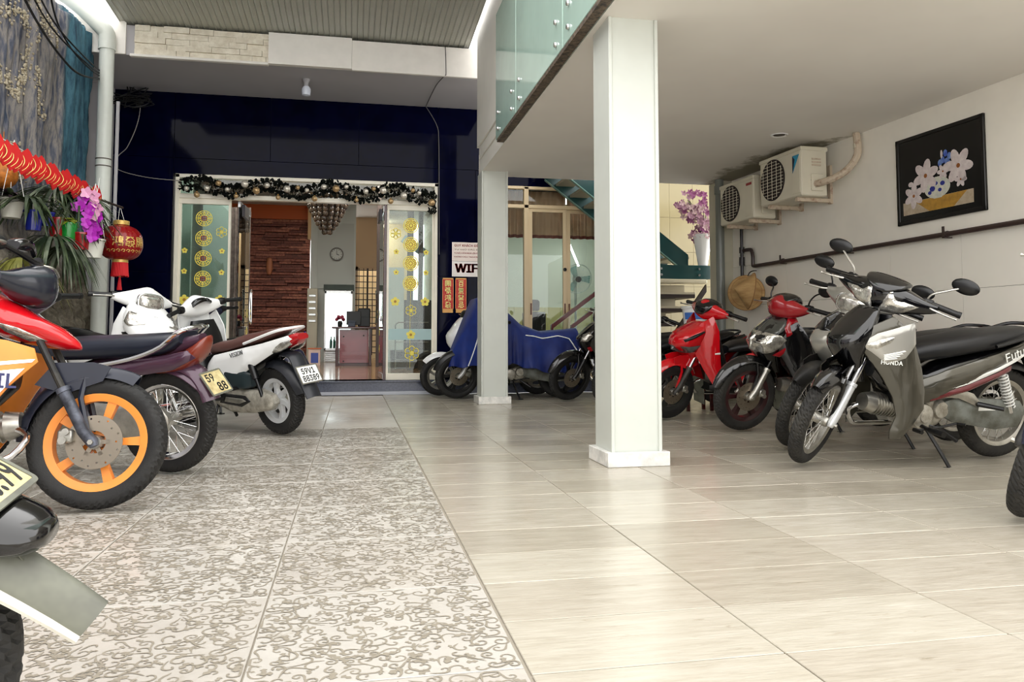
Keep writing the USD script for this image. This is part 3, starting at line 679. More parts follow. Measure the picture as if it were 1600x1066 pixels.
    if on('tail'):
        tz = g('tail_z', -.10)
        tl = P('tail_light', sloft([(-.80, 0, .79 + tz, .085, .045), (-.87, 0, .81 + tz, .075, .042), (-.935, 0, .83 + tz, .045, .022)], pw=3), M_rlens)
        [P('tail_signal', sloft([(-.70, s * .085, .735 + tz, .02, .02), (-.80, s * .082, .765 + tz, .026, .034), (-.88, s * .06, .795 + tz, .015, .02)]), g('tsig', M_lens), par=tl) for s in (1, -1)]
    if on('rail'):
        P('grab_rail', curve(g('rail_pts', [(-.42, .145, .69), (-.6, .145, .735), (-.78, .12, .79), (-.85, 0, .80), (-.78, -.12, .79), (-.6, -.145, .735), (-.42, -.145, .69)]), g('rail_r', .011), 30), g('rail', M_blk))
    # ---- rear
    wheel(t, 'rear_wheel', (rx_, 0, R), R, tw + .008, g('rwheel', g('wheel', 'wire')), kx, g('rim', M_chr), g('tyre'))
    if on('rfender'):
        P('rear_fender', [fender((rx_, 0, R), R + .045, .14, 70, g('rf1', 168), .05), sheet(g('rflap', [(-.74, .62), (-.84, .61), (-.93, .48), (-1.02, .32), (-1.03, .30)]), g('flapw', .13), .008, None, g('flaparch', .03))], g('rfender', M_blk))
    if g('plate'):
        lines, pm = g('plate'); o = g('plate_o', (-1.01, .095, .40)); th = g('plate_tilt', .50)
        vv = np.array([math.sin(th), 0, math.cos(th)])
        plate_obj(t, np.array(o) * K, (0, -1, 0), vv, .19, .14, lines, pm)
    for s in (1, -1):
        sp = P('shock_absorber', [tube([(-.59, s * .125, .30), (-.48, s * .128, .56)], .014, 10), tube([(-.535, s * .1265, .43), (-.48, s * .128, .56)], .026, 12)] if not g('coil') else [tube([(-.59, s * .125, .30), (-.48, s * .128, .57)], .014, 10)], g('shock', M_chr))
        if g('coil'): P('spring', coil((-.578, s * .126, .335), (-.497, s * .128, .53), .027, .0045, 11), M_spring, par=sp)
        if sc and s < 0: pass
    for s in (1, -1): P('swingarm', tube([(-.10, s * .07, .34), (-.3, s * .095, .32), (-.62, s * .105, .275)], .02, 8), g('arm', M_dust))
    if sc:
        cvt = [(.02, .22), (.02, .32), (-.1, .365), (-.35, .345), (-.55, .345), (-.68, .31), (-.70, .25), (-.65, .20), (-.45, .17), (-.2, .165)]
        ep = P('engine', [panel(cvt, .065, .05, 1, None, .02, .04), sloft([(.05, -.02, .30, .06, .07), (-.1, -.02, .30, .09, .09), (-.35, -.02, .29, .07, .08)])], M_engine)
        P('cover_inset', panel([(-.08, .235), (-.12, .31), (-.40, .30), (-.46, .26), (-.35, .215)], .125, .012, 1, None, .01, .02), M_blk, par=ep)
        P('cover_badge', panel([(-.16, .25), (-.18, .285), (-.38, .28), (-.42, .262), (-.34, .24)], .145, .006, 1, None, .006, .015), M_alu, par=ep)
        P('air_box', sloft([(-.14, .10, .44, .05, .06), (-.22, .11, .43, .055, .075), (-.42, .11, .42, .05, .07), (-.47, .1, .42, .03, .05)], pw=4), mat('dark_teal_plastic', (30, 44, 48), .35))
    else:
        ep = P('engine', [sloft([(.10, 0, .31, .085, .08), (.02, 0, .30, .11, .10), (-.10, 0, .31, .105, .105), (-.18, 0, .33, .07, .07)], pw=3), lathe([(0, .13), (.05, .13), (.07, .12), (.078, .10), (.08, .05)], 24, 'y', (.015, 0, .29)), lathe([(0, .125), (.045, .125), (.055, .10), (.056, .05)], 20, 'y', (-.105, 0, .325)), tube([(.015, .13, .29), (.015, .136, .29)], .03, 16)], g('engine', M_engine))
        fins = [tube([(.12 + .019 * i, 0, .325 + .003 * i), (.1245 + .019 * i, 0, .3257 + .003 * i)], .066, 16, sx=.85) for i in range(8)]
        P('cylinder', [tube([(.08, 0, .32), (.29, 0, .352)], .05, 14)] + fins + [tube([(.275, 0, .35), (.33, 0, .358)], [.062, .05], 14)], M_alu, par=ep)
        P('gear_pedal', [tube([(-.03, .12, .24), (-.06, .155, .235), (.09, .155, .225)], .007, 6), tube([(.09, .14, .225), (.09, .20, .225)], .012, 8), tube([(-.06, .155, .235), (-.18, .155, .255), (-.2, .20, .26)], .007, 6)], M_blk)
        cc = [(-.13, .37), (-.2, .395), (-.5, .375), (-.66, .365), (-.71, .30), (-.66, .215), (-.5, .20), (-.2, .25), (-.12, .29)]
        cp_ = P('chain_case', panel(cc, .085, .03, 1, None, .015, .03), g('case', M_steelg))
        if g('sticker'): P('sticker', box(-.47, -.35, .131, .1325, .318, .342), M_plate, par=cp_)
    for s in (1, -1): P('foot_rest', [tube([(.03, s * .05, .245), (.03, s * .20, .235)], .011, 8), tube([(.03, s * .19, .235), (.03, s * .29, .235)], .018, 10)] if not sc else [tube([(-.33, s * .08, .36), (-.33, s * .22, .36)], .015, 8)], M_blk)
    if g('hanger'):
        for s in (1, -1):
            hp = P('footpeg_bracket', panel([(-.02, .43), (-.16, .46), (-.3, .42), (-.36, .36), (-.33, .345), (-.2, .395), (-.06, .405)], .125, .014, s, None, .006, .02), M_alu)
            P('pillion_peg', tube([(-.33, s * .14, .36), (-.42, s * .235, .35)], [.015, .012], 8), M_blk, par=hp)
    ex = P('exhaust_pipe', curve([(.31, -.03, .34), (.37, -.06, .30), (.30, -.09, .21), (.0, -.12, .20), (-.25, -.15, .235)], .014, 24), M_chr)
    P('muffler', tube([(-.22, -.15, .23), (-.28, -.155, .245), (-.72, -.165, .325), (-.78, -.166, .335)], [.018, .045, .048, .03], 16), g('muffler', M_chr), par=ex)
    P('side_stand', [tube([(-.02, .11, .22), (-.06, .19, .10), (-.09, .225, .028)], .011, 8), box(-.12, -.07, .205, .245, .012, .026)], M_blk)
    P('centre_stand', [tube([(-.12, s * .07, .22), (-.24, s * .11, .14)], .012, 8) for s in (1, -1)] + [tube([(-.2, -.1, .165), (-.2, .1, .165)], .01, 8)], M_blk)
    return t, P, kx, f
# ================================================================== THE PARKED BIKES
# right-hand row
art = [([(.0, .44), (-.25, .505), (-.6, .625), (-.86, .745), (-.86, .73), (-.6, .605), (-.25, .48), (.0, .415)], M_plate),
       ([(.0, .412), (-.25, .477), (-.55, .58), (-.55, .55), (-.25, .44), (.0, .385)], mat('stripe_wine', (96, 14, 24), .2, coat=.6))]
bike('motorbike', 'black and graphite underbone motorbike with twin slanted headlights, nearest in the right-hand row', 3.30, 4.31, 184, -9, 36, 'wave',
     dict(wheel='wire', rim=M_alu, tyre=M_dusty, body=M_graph, nose=M_blkg, shield=M_graph, side=M_graph, cover=M_blkg, fender=M_blkg, slider=mat('pale_fork', (206, 208, 208), .3, metal=.4), lamp='split', core=M_blkg, coil=True, hanger=True,
          sticker=True, stem=M_alu, fend=(50, 178), beak=True, wing=[(.455, .69), (.38, .735), (.29, .77), (.32, .715), (.385, .672)], wing_trim=[(.40, .66), (.455, .70), (.38, .765), (.22, .835), (.205, .72), (.25, .64), (.33, .60)], stripe=art,
          bx=-.10, mirror_out=.35, wide=1.22, emblem=True, shield_pts=[(.31, .86), (.40, .80), (.455, .70), (.40, .62), (.335, .52), (.285, .42), (.262, .32), (.285, .24), (.285, .19), (.24, .195), (.17, .27), (.105, .36), (.11, .46), (.14, .58), (.19, .70), (.25, .80)],
          shield_text=(('HONDA', .022, .36, .60, .95, M_plate),), side_text=(('Future', .05, -.48, .60, .34, M_plate),)))
bike('motorbike', 'silver-grey underbone motorbike with one wide headlight, second in the right-hand row', 3.62, 5.02, 186, -9, 30, 'wave',
     dict(wheel='wire', rim=M_alu, tyre=M_dusty, body=M_silver, nose=M_silver, shield=M_silver, side=M_silver, cover=M_silver, fender=M_dust, slider=M_dust, tube=M_dust, lamp='cover', fend=(45, 170), beak=True, seat=M_seat,
          nose_panels=[('cowl_visor', [(.52, .77), (.49, .85), (.40, .89), (.36, .88), (.38, .81), (.46, .76)], M_blkg), ('side_lamp', [(.525, .68), (.50, .74), (.42, .77), (.41, .72), (.47, .675)], M_lens)]))
bike('motorbike', 'black and red motorbike with dark cast wheel and large clear headlight', 3.75, 6.02, 183, -8, 8, 'wave',
     dict(wheel=6, rim=mat('dark_red_rim', (48, 14, 18), .3, coat=.4), tyre=M_dusty, tw=.085, body=M_dred, nose=M_blkg, shield=M_blkg, side=M_dred, cover=M_dred, fender=M_blkg, slider=M_alu, tube=M_blkg, lamp='none', disc=1, flap_f=M_dirty, mirror_out=.30, bx=.02, visor=True,
          nose_pts=[(.93, .30, 0, .03, .06), (.86, .36, 0, .07, .12), (.77, .43, 0, .10, .15), (.69, .48, 0, .11, .14), (.62, .47, 0, .09, .12), (.54, .43, 0, .06, .09), (.46, .38, 0, .03, .06)],
          nose_panels=[('headlight', [(.60, .635), (.60, .72), (.53, .775), (.43, .755), (.38, .72), (.42, .66), (.48, .625), (.55, .605)], M_lens), ('smoked_visor', [(.53, .775), (.44, .86), (.37, .90), (.38, .83), (.45, .77)], mat('smoke_visor', (60, 62, 58), .08, coat=.8)), ('lamp_cover', [(.40, .81), (.34, .90), (.28, .90), (.27, .78), (.38, .745)], M_dred), ('cowl_stripe', [(.47, .60), (.40, .645), (.34, .70), (.34, .64), (.41, .585)], M_dred)],
          ))
bike('scooter', 'bright red scooter beside the tall foreground pillar', 3.52, 7.02, 184, -8, 14, 'scooter',
     dict(wheel=5, rim=mat('dark_grey_rim', (60, 62, 60), .35, metal=.5), body=M_red, nose=M_red, shield=M_red, side=M_red, cover=M_red, fender=M_red, slider=M_dust, lamp='none', disc=1, mirror=False, fend=(25, 150), beak=True, flap_f=M_dirty, visor=True,
          nose_panels=[('headlight', [(.625, .62), (.62, .665), (.53, .66), (.43, .675), (.46, .615), (.55, .59)], mat('grey_lens', (120, 124, 124), .1, metal=.6)), ('cowl_trim', [(.58, .72), (.50, .765), (.40, .80), (.40, .785), (.49, .74), (.57, .70)], M_blk)],
          nose_pts=[(.87, .35, 0, .04, .09), (.82, .40, 0, .09, .155), (.745, .47, 0, .13, .175), (.67, .50, 0, .13, .155), (.60, .46, 0, .09, .11), (.52, .42, 0, .05, .07)],
          shield_art=[([(.31, .60), (.27, .605), (.27, .62), (.31, .612)], M_plate)]))
bike('motorbike', 'motorbike at the right edge of the picture, only its front tyre in view', 3.40, 2.94, 190, -8, 26, 'wave',
     dict(wheel='wire', rim=M_alu, tyre=M_dusty, body=M_navy, fender=M_navy, lamp='cover', slider=M_dust, mirror=False, bx=-.14))
# before the window
bike('motorbike', 'black motorbike with maroon trim, half hidden behind the tall pillar', 3.20, 9.27, 182, -7, 18, 'wave',
     dict(wheel=5, rim=M_blk, body=M_blkg, nose=M_blkg, shield=M_blkg, side=M_blkg, cover=M_blkg, fender=M_blkg, slider=M_blk, lamp='none', disc=1, mirror=False,
          nose_panels=[('headlight', [(.535, .69), (.515, .76), (.44, .80), (.40, .75), (.46, .69)], M_lens), ('cowl_stripe', [(.46, .62), (.30, .66), (.28, .60), (.42, .57)], M_dred)]))
bike('motorbike', 'dark motorbike standing right behind the tall pillar, only its wheel showing', 3.48, 8.55, 183, -7, 26, 'wave',
     dict(wheel='wire', rim=M_alu, body=M_blkg, fender=M_blkg, lamp='cover', mirror=False))
bike('scooter', 'white scooter behind the blue cover, against the navy wall', 1.77, 10.38, 180, -6, 10, 'scooter',
     dict(wheel=-5, rim=M_alu, body=M_wht, nose=M_wht, shield=M_wht, side=M_wht, cover=M_blk, fender=M_wht, lamp='none', mirror=False, fend=(40, 150)))
# left-hand row
bike('motorbike', 'motorbike with orange cast wheel, red nose and orange leg shield', -1.74, 3.74, 3, -9, -4, 'wave',
     dict(wheel=5, rim=M_orange, body=M_orange, nose=M_red, shield=M_orange, side=M_navy, cover=mat('dark_blue_plastic', (24, 28, 40), .25, coat=.4), fender=mat('blue_black_fender', (30, 34, 50), .35, vary=.3), slider=mat('scuffed_fork', (100, 104, 116), .4, metal=.4, rgb2=(52, 54, 62), scale=14), tube=M_dust, lamp='none', disc=-1, mirror=False, fend=(60, 178), beak=True, tw=.082, text_side=-1, hz=1.07, bx=.0, cov_dz=-.13, skip=('tunnel',),
          shield_pts=[(.30, .68), (.385, .655), (.40, .60), (.32, .50), (.26, .40), (.21, .30), (.15, .215), (.08, .20), (.035, .22), (.06, .34), (.08, .46), (.10, .56), (.14, .64), (.22, .69)],
          nose_pts=[(.93, .10, 0, .05, .08), (.88, .15, 0, .10, .12), (.81, .22, 0, .14, .14), (.755, .31, 0, .15, .14), (.71, .38, 0, .13, .10), (.68, .45, 0, .08, .06), (.665, .49, 0, .04, .03)],
          nose_panels=[('side_lamp', [(.42, .69), (.33, .735), (.23, .765), (.27, .725), (.35, .69)], M_lens)],
          shield_art=[([(.365, .57), (.31, .49), (.24, .38), (.07, .34), (.09, .52)], M_wht), ([(.395, .61), (.385, .595), (.11, .545), (.115, .565)], M_wht)],
          shield_text=(('OIL', .055, .225, .49, 1, mat('decal_navy', (30, 34, 90), .4)),)))
t3, P3, k3, f3 = bike('motorbike', 'old maroon motorbike with blue-black bench seat and chrome rack, seen from its tail', -1.585, 5.0, 158, -7, 6, 'wave',
     dict(hz=.90, skip=('tail',), wheel='wire', rim=M_chr, body=M_maroon, nose=M_maroon, shield=M_wht, side=M_maroon, core=M_maroon, cover=M_maroon, fender=M_maroon, rfender=M_maroon, rf1=150, lamp='cover', case=M_alu, rail=M_chr, rail_r=.013, seat=mat('blue_black_vinyl', (26, 32, 46), .32, vary=.2), arm=M_alu, mirror=False,
          rail_pts=[(-.30, .15, .59), (-.5, .15, .62), (-.68, .14, .68), (-.79, .12, .765), (-.82, 0, .775), (-.79, -.12, .765), (-.68, -.14, .68), (-.5, -.15, .62), (-.3, -.15, .59)],
          seat_pts=[(.16, 0, .62, .08, .035), (.08, 0, .65, .125, .055), (-.2, 0, .665, .135, .06), (-.5, 0, .675, .135, .06), (-.68, 0, .69, .125, .055), (-.76, 0, .72, .09, .03)],
          rflap=[(-.72, .60), (-.82, .56), (-.885, .47), (-.91, .40)], flaparch=.05, plate=((('59', (.02, .08, .045, .07)), ('88', (.08, .015, .05, .08))), M_tan), plate_o=(-.945, .095, .43), plate_tilt=.6, text_side=-1,
          side_pts=[(.19, .415), (.12, .50), (-.1, .57), (-.4, .60), (-.7, .64), (-.80, .66), (-.84, .62), (-.72, .56), (-.45, .52), (-.2, .45), (-.02, .38), (.10, .345)],
          stripe=[([(.05, .53), (-.1, .555), (-.6, .60), (-.6, .575), (-.1, .527), (.05, .505)], M_dred)], side_text=(('HONDA', .022, -.02, .525, .1, M_plate),)))
P3('tail_shell', sloft([(-.60, 0, .58, .10, .05), (-.74, 0, .60, .095, .055), (-.84, 0, .66, .07, .05), (-.88, 0, .71, .03, .02)]), mat('brown_lens', (120, 44, 26), .2, coat=.5))
t4, P4, k4, f4 = bike('scooter', 'white scooter with brown seat, its tail towards the doorway', -.97, 6.94, 133, -7, 12, 'scooter',
     dict(wheel=-6, rim=mat('white_alloy', (226, 228, 230), .3, metal=.3), body=M_wht, nose=M_wht, shield=M_wht, side=M_wht, cover=M_wht, fender=M_wht, seat=M_brown, lamp='none', mirror=False, rail=M_wht, rfender=mat('grey_black_plastic', (36, 38, 44), .4), core=M_blk,
          plate=((('59V1', (.03, .075, .045, .12)), ('88389', (.02, .015, .045, .15))), M_plate), side_text=(('VISION', .032, -.30, .585, .20, mat('badge_grey', (90, 90, 92), .3, metal=.7)),), shock=M_blk,
          rail_pts=[(-.44, .14, .69), (-.62, .14, .735), (-.82, .11, .785), (-.88, 0, .795), (-.82, -.11, .785), (-.62, -.14, .735), (-.44, -.14, .69)]))
bike('scooter', 'white scooter front with clear lamps, behind the bench seat of the old motorbike', -1.92, 6.93, -48, -6, 0, 'scooter',
     dict(hz=1.0, nose_pts=[(1.03, .27, 0, .03, .05), (.98, .31, 0, .06, .11), (.90, .37, 0, .09, .17), (.80, .43, 0, .11, .20), (.70, .45, 0, .10, .17), (.60, .43, 0, .07, .11), (.52, .41, 0, .03, .06)], nose_panels=[('headlight', [(.53, .80), (.49, .87), (.41, .90), (.42, .82), (.48, .78)], M_lens), ('cowl_vent', [(.50, .70), (.44, .74), (.38, .74), (.42, .68)], M_blk)], wheel=-5, rim=M_alu, body=M_wht, nose=M_wht, shield=M_wht, side=M_wht, cover=M_wht, fender=M_wht, lamp='cover', mirror=False))
bike('motorbike', 'blue motorbike behind the white scooter, in front of the doors', -1.22, 8.6, 146, -6, 8, 'wave',
     dict(wheel=5, rim=M_blk, body=M_blue, nose=M_navy, shield=M_blue, side=M_blue, cover=M_navy, fender=M_blue, rfender=M_navy, lamp='cover', mirror=False, rail=M_chr))
t1, P1, k1, f1 = bike('motorbike', 'motorbike at the lower left corner, only its yellow plate and grey rear flap in view', -1.412, 1.36, 180, -8, 0, 'wave',
     dict(body=M_blk, skip=('rail', 'tail', 'rfender'), side_pts=[(.19, .415), (.12, .475), (-.1, .555), (-.4, .625), (-.58, .655), (-.58, .59), (-.2, .455), (-.02, .38), (.10, .345)], core_pts=[(.30, 0, .60, .05, .10), (.02, 0, .45, .09, .085), (-.15, 0, .50, .10, .09), (-.4, 0, .56, .10, .06), (-.62, 0, .60, .07, .04)],
          seat_pts=[(.16, 0, .60, .06, .03), (.06, 0, .64, .10, .05), (-.15, 0, .67, .125, .06), (-.35, 0, .70, .13, .06), (-.52, 0, .72, .12, .05), (-.62, 0, .73, .06, .03)], mirror=False, rim=M_chr, plate=((('59-Z1', (.02, .075, .045, .15)), ('456.99', (.015, .014, .05, .16))), M_tan), plate_o=(-.885, .095, .49), plate_tilt=1.0))
fl_ = P1('rear_flap', sheet([(-.50, .605), (-.68, .54), (-.83, .455), (-.94, .375), (-1.0, .325)], .17, .010, .06, .035), M_dirty)
P1('flap_edge', sheet_edge([(-.50, .605), (-.68, .54), (-.83, .455), (-.94, .375), (-1.0, .325)], .17, .06, .035, 1, .009), mat('dirty_white', (232, 230, 218), .4, rgb2=(206, 202, 188), scale=12), par=fl_)
P1('embossed_emblem', [place(extrude([(.02 * math.cos(t), .02 * math.sin(t)) for t in np.arange(24) * pi / 12], .0015, [[(.017 * math.cos(t), .017 * math.sin(t)) for t in np.arange(24) * pi / 12]]), (-.90, 0, .415), (0, -1, 0), (.55, 0, .83))] + [place(box(-.0012, .0012, 0, .016, 0, .0015), (-.90, 0, .415), (math.sin(a), -math.cos(a) * 1.0, 0), (.55 * math.cos(a), math.sin(a), .83 * math.cos(a))) for a in (0, 2.09, 4.19)], mat('flap_relief', (96, 98, 86), .4), par=fl_)
P1('plate_bracket', [sheet([(-.66, .56), (-.80, .52), (-.87, .47)], .16, .02, .13), sloft([(-.74, 0, .50, .07, .03), (-.84, 0, .465, .08, .035), (-.91, 0, .445, .065, .025), (-.935, 0, .44, .03, .012)])], M_blkg)

M_lime = mat('lime_plastic', (170, 214, 40), .3, coat=.4)
bike('motorbike', 'motorbike hidden beneath the blue cover, its wheels and lime trim showing', 1.93, 9.84, 180, -6, 12, 'wave',
     dict(wheel=5, rim=M_blk, body=M_lime, nose=M_blk, side=M_blk, core=M_blk, cover=M_blk, fender=M_blk, slider=mat('pale_fork', (206, 208, 208), .3), lamp='none', disc=1, mirror=False, skip=('rail',), muffler=M_chr))
# the cover itself
def cover_pt(q, t):
    """q 0..1 front to back, t -1..1 from the near hem over the top to the far hem"""
    x = np.interp(q, [0, .04, .22, .30, .45, .58, .72, .9, .97, 1], [1.16, 1.20, 1.46, 1.56, 1.84, 2.05, 2.30, 2.66, 2.78, 2.80])
    top = np.interp(q, [0, .04, .22, .30, .45, .58, .72, .9, .97, 1], [.46, .62, 1.24, 1.27, 1.12, .93, .845, .87, .885, .86])
    hem = np.interp(q, [0, .25, .5, .75, 1], [.40, .42, .44, .34, .30]) + .012 * np.sin(q * 40)
    w = np.interp(q, [0, .04, .22, .34, .5, .75, .95, 1], [.10, .14, .36, .42, .30, .24, .20, .17])
    a = np.abs(t); s = np.sign(t)
    prof = np.clip(a / .45, 0, 1); yy = w * np.sin(prof * pi / 2) ** .8 * (1 + .12 * np.clip((a - .45) / .55, 0, 1)); zz = np.where(a < .45, top - (top - hem) * .22 * prof ** 2.2, 0)
    e = np.clip((a - .45) / .55, 0, 1); zz = np.where(a < .45, zz, top - (top - hem) * (.22 + .78 * e))
    fold = .026 * e * np.sin(q * 58 + 2 * np.sin(q * 13)) + .010 * np.sin(q * 21 + e * 5) * e
    x = x - (.10 * e * (q < .25) * (1 - q / .25)) * 0
    return np.stack([x, 9.84 + s * (yy + fold), zz], -1)
Q, Tt = np.meshgrid(np.linspace(0, 1, 110), np.linspace(-1, 1, 81), indexing='ij')
G = cover_pt(Q, Tt); V = G.reshape(-1, 3); i, j = np.meshgrid(np.arange(109), np.arange(80), indexing='ij'); b = i * 81 + j
V2 = V.copy(); V2[:, 2] -= .004; V2[:, 1] = 9.84 + (V2[:, 1] - 9.84) * .985
qq = np.stack([b, b + 81, b + 82, b + 1], -1).reshape(-1, 4)
n_ = len(V); caps = []
for e0 in (0, 109):                                     # front and back ends of the cloth
    ring_ = e0 * 81 + np.arange(81); caps += [[ring_[k], ring_[k + 1], ring_[79 - k], ring_[80 - k]] for k in range(40)]
cv_ = single('bike_cover', 'blue fabric cover with white piping draped over a motorbike', 'cover', T(np.vstack([V, V2]), np.vstack([qq[:, ::-1], qq + n_, np.array(caps)])), mat('cover_blue', (14, 44, 122), .6, rgb2=(10, 26, 92), scale=3, bump=.002, bscale=25), 70)
pip = lambda ps: tube(np.array([cover_pt(np.array(a), np.array(b)) + np.array([0, -.004, .002]) for a, b in zip(np.linspace(ps[0][0], ps[-1][0], 40), np.interp(np.linspace(0, 1, 40), np.linspace(0, 1, len(ps)), [p[1] for p in ps]))]), .008, 6)
part(cv_, 'piping', pip([(.16, -1), (.17, -.8), (.20, -.6), (.27, -.48), (.36, -.44)]), M_wht); part(cv_, 'piping', pip([(.60, -.47), (.7, -.44), (.8, -.41), (.9, -.38), (.96, -.45), (.975, -.7)]), M_wht)
# ================================================================== DOORS AND LOBBY
M_pane = pane_mat('clear_pane', (.93, .97, .96), 1.0)
M_tint = pane_mat('tinted_pane', (.80, .89, .87), 1.1)
M_gold = mat('gold_sticker', (252, 236, 96), .4)
M_goldd = mat('dark_gold', (176, 128, 36), .4)
M_frost = mat('frosted_band', (176, 206, 206), .5)
M_darkwood = mat('dark_mahogany', (74, 26, 24), .25, rgb2=(50, 16, 16), scale=6, stretch=(1, 1, 8), coat=.3)
DY = WY + .06
door = struct('door_1', [box(-2.275, -2.225, DY - .05, DY + .05, .19, 2.885, .004), box(1.085, 1.135, DY - .05, DY + .05, .19, 2.885, .004), box(-2.275, 1.135, DY - .05, DY + .05, 2.84, 2.89, .004), box(-2.225, 1.085, DY - .05, DY + .05, 2.57, 2.63, .004)],
              M_frame, 'cream aluminium and glass entrance, its middle leaves open', 'door')
part(door, 'transom_pane', box(-2.225, 1.085, DY - .004, DY + .004, 2.63, 2.84), M_pane, False)
for a, b in ((-2.225, -1.585), (.44, 1.085)):
    q = part(door, 'fixed_leaf', [box(a, b, DY - .03, DY + .03, 2.50, 2.57, .003), box(a, b, DY - .03, DY + .03, .19, .28, .003), box(a, a + .03, DY - .025, DY + .025, .28, 2.5), box(b - .03, b, DY - .025, DY + .025, .28, 2.5)], M_frame)
    part(q, 'pane', box(a + .03, b - .03, DY - .004, DY + .004, .28, 2.5), M_tint, False)
    part(q, 'frosted_band', box(a + .03, b - .03, DY - .0055, DY - .0045, .73, .88), M_frost, False)
def leaf(x, sx, ang, lab):                                   # a frameless glass door leaf standing open into the lobby
    p = struct('door_2', box(0, 0, 0, 0, 0, 0), M_steel, lab, 'door') if 0 else thing('glass_door', lab, 'door', (x, DY + .02, .2), ang, kind='structure')
    part(p, 'pane', box(0, sx * .86, -.006, .006, .02, 2.30), M_pane, False)
    part(p, 'patch_fitting', [box(0, sx * .86, -.018, .018, 0, .07, .003)], M_steel)
    part(p, 'patch_fitting', [box(0, sx * .86, -.018, .018, 2.28, 2.36, .003)], M_steel)
    part(p, 'closer_arm', [box(sx * .02, sx * .36, -.07, -.03, 2.16, 2.32, .004)], mat('dark_bronze', (52, 48, 52), .4, metal=.4))
    hx = sx * .74
    for s in (-1, 1):
        part(p, 'handle', curve([(hx - .05, s * .045, .86), (hx - .05, s * .055, .78), (hx, s * .06, .755), (hx + .05, s * .055, .78), (hx + .05, s * .055, 1.2), (hx, s * .06, 1.235), (hx - .05, s * .055, 1.2), (hx - .05, s * .045, .84)], .011, 50), M_chr)
    for k in range(3): part(p, 'flower_sticker', [lathe([(0, 0), (.022, 0), (.022, .001), (0, .001)], 10, 'y', (hx + .045 * math.cos(a), -.008, .4 + .25 * k + .045 * math.sin(a))) for a in np.arange(6) * pi / 3], M_gold)
    return p
leaf(-1.49, 1, 88, 'left glass door leaf swung open into the lobby'); leaf(.41, -1, -88, 'right glass door leaf swung open into the lobby')
part(door, 'door_post', box(.40, .44, DY - .04, DY + .04, .19, 2.57, .003), M_darkwood)
# stickers on the fixed panes
def ring(cx, cz, r, w, n=28): return lathe([(r - w, 0), (r, 0), (r, -.0012), (r - w, -.0012), (r - w, 0)], n, 'y', (cx, DY - .007, cz))
def disk(cx, cz, r, n=20, dy=0): return lathe([(0, -.0012), (r, -.0012), (r, 0), (0, 0)], n, 'y', (cx, DY - .0065 - dy, cz))
def coin(cx, cz, style, nth):
    r = .105; p = single('coin_sticker', style.replace(' on the', ', ' + nth + ' of four on the'), 'sticker', [ring(cx, cz, r, .012), ring(cx, cz, r * .8, .006), disk(cx, cz, r * .76, 24, -.0004)] if 'right' in style else [ring(cx, cz, r, .01), ring(cx, cz, r * .78, .006), ring(cx, cz, r * .42, .006)], M_gold, 40, group='coin stickers of the ' + ('right' if 'right' in style else 'left') + ' pane')
    out = []
    for a in np.arange(8) * pi / 4:
        out += [ring(cx + r * .58 * math.cos(a), cz + r * .58 * math.sin(a), .018, .007, 12)]
    if 'right' in style:
        part(p, 'embossing', [move(o, (0, -.001, 0)) for o in out] + [ring(cx, cz, .03, .01)], M_goldd)
    else:
        part(p, 'filigree', out + [tube([(cx + r * math.cos(a) * .4, DY - .008, cz + r * math.sin(a) * .4), (cx + r * math.cos(a), DY - .008, cz + r * math.sin(a))], .004, 4) for a in np.arange(12) * pi / 6], M_gold)
        part(p, 'red_character', [box(cx + a, cx + b, DY - .010, DY - .008, cz + c0, cz + d) for a, b, c0, d in ((-.035, .035, .02, .028), (-.035, .035, -.004, .004), (-.035, .035, -.028, -.02), (-.004, .004, -.03, .03), (-.035, -.028, -.03, .03), (.028, .035, -.03, .03))], mat('sticker_red', (170, 30, 30), .5))
def blossom(cx, cz, r, lab, hollow=False):
    s = [(ring if hollow else lambda a, b, c, w, n=14: disk(a, b, c, n))(cx + r * .62 * math.cos(a), cz + r * .62 * math.sin(a), r * .42, r * .12, 14) for a in pi / 2 + np.arange(6 if hollow else 5) * 2 * pi / (6 if hollow else 5)]
    p = single('blossom_sticker', lab, 'sticker', s, M_gold, 40, group='blossom stickers on the glass')
    part(p, 'centre', disk(cx, cz, r * .3, 14, .001), M_goldd if not hollow else M_gold)
for x, s in ((-1.92, 'gold filigree coin sticker with red centre on the left glass pane'), (.765, 'solid gold coin sticker on the right glass pane')):
    for nth, z in zip(('topmost', 'second', 'third', 'lowest'), ((2.315, 2.055, 1.79, 1.525) if x < 0 else (2.295, 2.035, 1.775, 1.50))): coin(x, z, s, nth)
blossom(-2.14, 1.25, .065, 'yellow blossom sticker low on the left glass pane, by the outer frame'); blossom(-1.70, 1.25, .065, 'yellow blossom sticker low on the left glass pane, by the open door')
blossom(.56, 1.25, .06, 'yellow blossom sticker left of the string on the right glass pane'); blossom(.965, 1.25, .06, 'yellow blossom sticker right of the string on the right glass pane')
blossom(-1.70, 2.14, .07, 'ring blossom sticker near the top of the left glass pane', True); blossom(.56, 2.18, .075, 'ring blossom sticker near the top of the right glass pane', True)
blossom(.775, 1.13, .075, 'upper ring blossom sticker at the foot of the right coin column', True); blossom(.79, .55, .10, 'large ring blossom sticker lowest on the right glass pane', True)
blossom(.775, .80, .06, 'yellow blossom sticker on the frosted band')
for x, z, g in ((-2.15, 1.89, 0), (-2.15, 1.62, 0), (-1.69, 1.89, 0), (-1.69, 1.61, 0), (.57, 1.93, 1), (.57, 1.65, 1), (.975, 1.93, 1), (.975, 1.65, 1)):
    blossom(x, z, .036, ('upper ' if z > 1.8 else 'lower ') + 'small round blossom sticker near the ' + ('left' if abs(x - .57) < .1 or x < -2 else 'right') + ' edge of the ' + ('right' if g else 'left') + ' glass pane')
